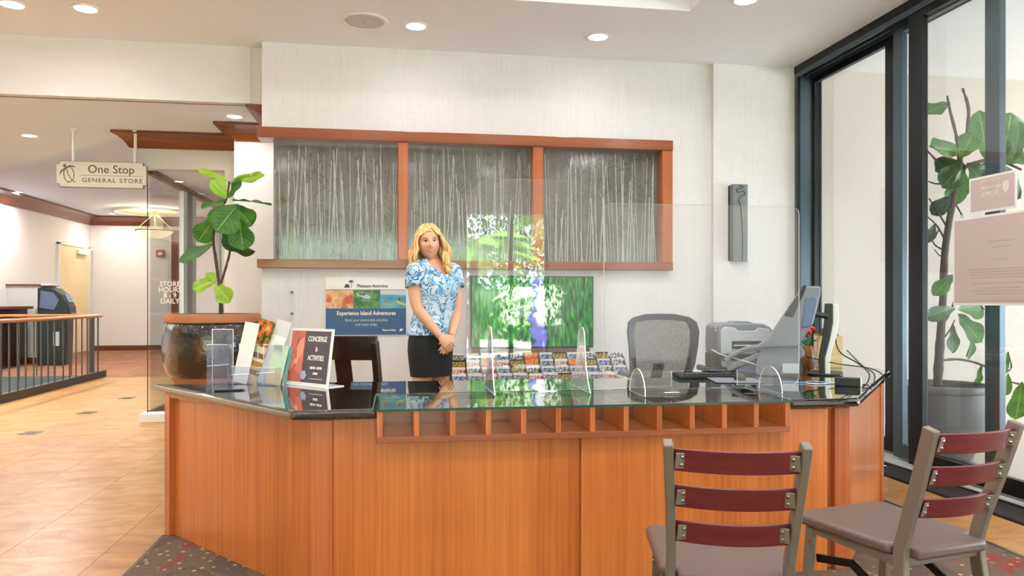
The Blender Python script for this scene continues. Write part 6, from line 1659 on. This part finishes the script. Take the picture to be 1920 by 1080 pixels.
bm = bmesh.new(); bar(bm, [(0.235, 0.2, 1.165), (0.165, 0.2, 1.315)], 0.26, 0.01, Vector((0, 1, 0))); finish('screen', bm, pmat('machine_screen', (120, 140, 170), 0.2), atm)
bx('keypad', (0.20, 0.285, 0.08, 0.32, 0.94, 0.97), M['greyplastic'], atm, 0.003)
bx('top_light', (-0.20, -0.04, -0.03, 0.43, 1.47, 1.50), M['whiteplastic'], atm, 0.008)
bx('card_slot', (0.222, 0.23, 0.12, 0.28, 0.62, 0.7), M['blackplastic'], atm, 0.002)
bx('label_plate', (0.0, 0.10, -0.024, -0.0205, 0.36, 0.62), M['lightplastic'], atm, 0.001)
# far door
dr = empty('door_5', (0, 0, 0), kind='structure')
bx('leaf', (-7.2, -7.165, 17.58, 19.12, 0.01, 2.42), pmat('cream_door', (240, 218, 172), 0.5), dr, 0.004)
bx('jamb', (-7.2, -7.15, 17.50, 17.58, 0, 2.46), M['lobbywall'], dr, 0.003); bx('jamb', (-7.2, -7.15, 19.12, 19.2, 0, 2.46), M['lobbywall'], dr, 0.003); bx('head', (-7.2, -7.15, 17.5, 19.2, 2.42, 2.48), M['lobbywall'], dr, 0.003)
bx('closer', (-7.165, -7.09, 18.4, 18.95, 2.26, 2.36), M['white'], dr, 0.005)
bm = bmesh.new(); bar(bm, [(-7.12, 18.5, 2.38), (-6.85, 19.0, 2.40), (-7.15, 19.3, 2.42)], 0.02, 0.012, Vector((0, 0, 1))); finish('closer_arm', bm, M['alu'], dr)
bx('handle', (-7.165, -7.09, 17.70, 17.86, 1.02, 1.05), M['chrome'], dr, 0.004)
fa = empty('fire_alarm', (-5.594, 19.3, 2.344), 0, 'small red fire alarm strobe on the far lobby wall', 'alarm')
bx('housing', (-0.1, 0.1, -0.06, 0.0, -0.085, 0.085), pmat('alarm_red', (176, 104, 92), 0.4), fa, 0.008)
bx('strobe_lens', (-0.05, 0.05, -0.085, -0.06, -0.05, 0.02), M['whiteplastic'], fa, 0.006)
structure('trim_lobby_pilaster', (-5.33, -4.98, 19.2, 19.3, 0, 2.9), M['crown'])
# ceiling domes and bowl pendant
for (x_, y_, r_, lb) in ((-5.42, 17.9, 0.78, 'large shallow round ceiling dome above the bowl pendant'), (-4.23, 15.1, 0.36, 'smaller round ceiling dome seen through the shop glass')):
    dm = empty('ceiling_dome', (x_, y_, LOBC), 0, lb, 'ceiling dome')
    bm = bmesh.new(); lathe(bm, [(r_ * 0.86, -0.03), (r_ * 0.9, -0.055), (r_ * 0.97, -0.05), (r_, -0.02), (r_ * 1.02, 0.0)], 48); finish('rim', bm, M['lowceil'], dm, smooth=50)
    bm = bmesh.new(); lathe(bm, [(0, -0.012), (r_ * 0.5, -0.014), (r_ * 0.87, -0.03)], 48); finish('dish', bm, pmat('dome_cream', (244, 230, 196), 0.8), dm, smooth=50)
pn = empty('bowl_pendant', (-5.2, 17.5, LOBC), 0, 'alabaster bowl pendant lamp hanging on rods in the far lobby', 'pendant lamp')
bm = bmesh.new(); lathe(bm, [(0, -0.655), (0.12, -0.645), (0.25, -0.60), (0.34, -0.53), (0.385, -0.475), (0.37, -0.475), (0.0, -0.60)], 36)
finish('bowl', bm, pmat('alabaster', (250, 236, 206), 0.5, emit=(255, 232, 190), estr=0.9), pn, smooth=50)
bm = bmesh.new(); lathe(bm, [(0.38, -0.465), (0.40, -0.47), (0.40, -0.495), (0.38, -0.49)], 36); finish('rim_band', bm, pmat('brass', (170, 140, 90), 0.35, 0.8), pn, smooth=50)
for a in range(4):
    c, s = math.cos(R(90 * a + 20)), math.sin(R(90 * a + 20))
    bm = bmesh.new(); tube(bm, [(0.38 * c, 0.38 * s, -0.47), (0.03 * c, 0.03 * s, -0.12)], 0.006, 6); finish('rod', bm, pmat('brass_rod', (180, 154, 104), 0.35, 0.8), pn)
bm = bmesh.new(); tube(bm, [(0, 0, 0), (0, 0, -0.14)], 0.02, 8); finish('stem', bm, pmat('brass_stem', (170, 140, 90), 0.35, 0.8), pn)
_l = bpy.data.lights.new('pendant_lamp', 'POINT'); _l.energy = 40; _l.color = (1, 0.86, 0.62); _l.shadow_soft_size = 0.2
_lo = bpy.data.objects.new('lamp', _l); COL.objects.link(_lo); _lo.parent = pn; _lo.location = (0, 0, -0.3)

# ================================================================ GARDEN BEHIND THE VIEWER (mirrored in the shield, screen and panes)
PM = [pmat('palm_leaflet', (118, 172, 66), 0.45), pmat('pale_palm_leaflet', (196, 222, 186), 0.45), pmat('dark_palm_leaflet', (38, 84, 36), 0.5), pmat('bright_palm_leaflet', (112, 172, 74), 0.45)]
def palm(x, y, h, nf, fl, label, mat, droop=0.9):
    e = empty('palm_tree', (x, y, 0), rl.uniform(0, 6), label, 'palm')
    bm = bmesh.new(); tube(bm, [(0.05 * math.sin(z_ * 1.3), 0, z_) for z_ in [h * k / 10 for k in range(11)]], [0.14 - 0.05 * k / 10 for k in range(11)], 10); finish('trunk', bm, M['bark_grey'], e, smooth=True)
    for f in range(nf):
        a = f * 2.4 + rl.uniform(-0.3, 0.3); el = rl.uniform(0.1, 1.0)
        bm = bmesh.new(); n = 16
        pts = []
        for k in range(n + 1):
            t = k / n; rr = fl * t * math.cos(el * (1 - 0.3 * t)); zz = h + fl * t * math.sin(el) - droop * fl * 0.75 * t * t
            pts.append(Vector((rr * math.cos(a), rr * math.sin(a), zz)))
        tube(bm, pts, [0.02 * (1 - k / n) + 0.004 for k in range(n + 1)], 4)
        sd_ = Vector((-math.sin(a), math.cos(a), 0))
        for k in range(2, n):
            for s in (-1, 1):
                for sub_ in (0.0, 0.5):
                    p = pts[k].lerp(pts[min(k + 1, n)], sub_); d = (pts[min(k + 1, n)] - pts[k - 1]).normalized()
                    ll = fl * 0.30 * math.sin(math.pi * min(1, (k + sub_) / n + 0.08)) + 0.08
                    tp = p + sd_ * s * ll * 0.8 + d * ll * 0.5 - Vector((0, 0, ll * 0.35)); mdp = p.lerp(tp, 0.5) + d * 0.025
                    bm.faces.new([bm.verts.new(v) for v in (p - d * 0.012, p + d * 0.012, mdp, tp, mdp - d * 0.05)])
        finish('frond', bm, mat, e)
    return e
palm(1.75, -9.7, 2.3, 18, 1.7, 'garden palm mirrored at the left of the acrylic shield', PM[0])
palm(3.0, -8.7, 1.25, 14, 1.2, 'low pale palm mirrored in the middle of the acrylic shield', PM[1], 1.1)
palm(4.3, -12.3, 3.4, 18, 1.8, 'tall garden palm farther back in the mirrored view', PM[3])
palm(-1.4, -10.5, 2.2, 14, 1.8, 'garden palm mirrored in the bamboo glass', PM[2])
palm(-3.6, -8.9, 0.9, 11, 1.2, 'low garden palm beside the terrace opening', PM[0], 1.1)
palm(-4.6, -12.6, 2.8, 15, 1.9, 'garden palm in front of the hedge', PM[3])
bm = bmesh.new(); rgx = random.Random(9)
box(bm, -12, 13, -19.5, -18.4, 0, 1.6, 2)
for i in range(24000):
    x = rgx.uniform(-9, 10); z = rgx.random() ** 1.2 * 6.5; y = -15.5 - rgx.random() * 2.5 + 0.8 * math.sin(x * 1.7) * math.cos(z)
    s_ = rgx.uniform(0.06, 0.15); M3 = Euler((rgx.uniform(-1, 1), rgx.uniform(-1, 1), rgx.uniform(0, 6))).to_matrix()
    q = [Vector((x, y, z)) + M3 @ Vector(v) * s_ for v in ((-0.5, 0, 0), (0, 0.1, 0.9), (0.5, 0, 0), (0, -0.1, -0.9))]
    bm.faces.new([bm.verts.new(v) for v in q]).material_index = rgx.choice((0, 2, 2, 2, 2))
hd = finish('hedge_foliage', bm, [PM[0], PM[1], PM[2]])
tag(hd, 'tall leafy hedge closing the garden behind the palms', 'hedge', kind='stuff')
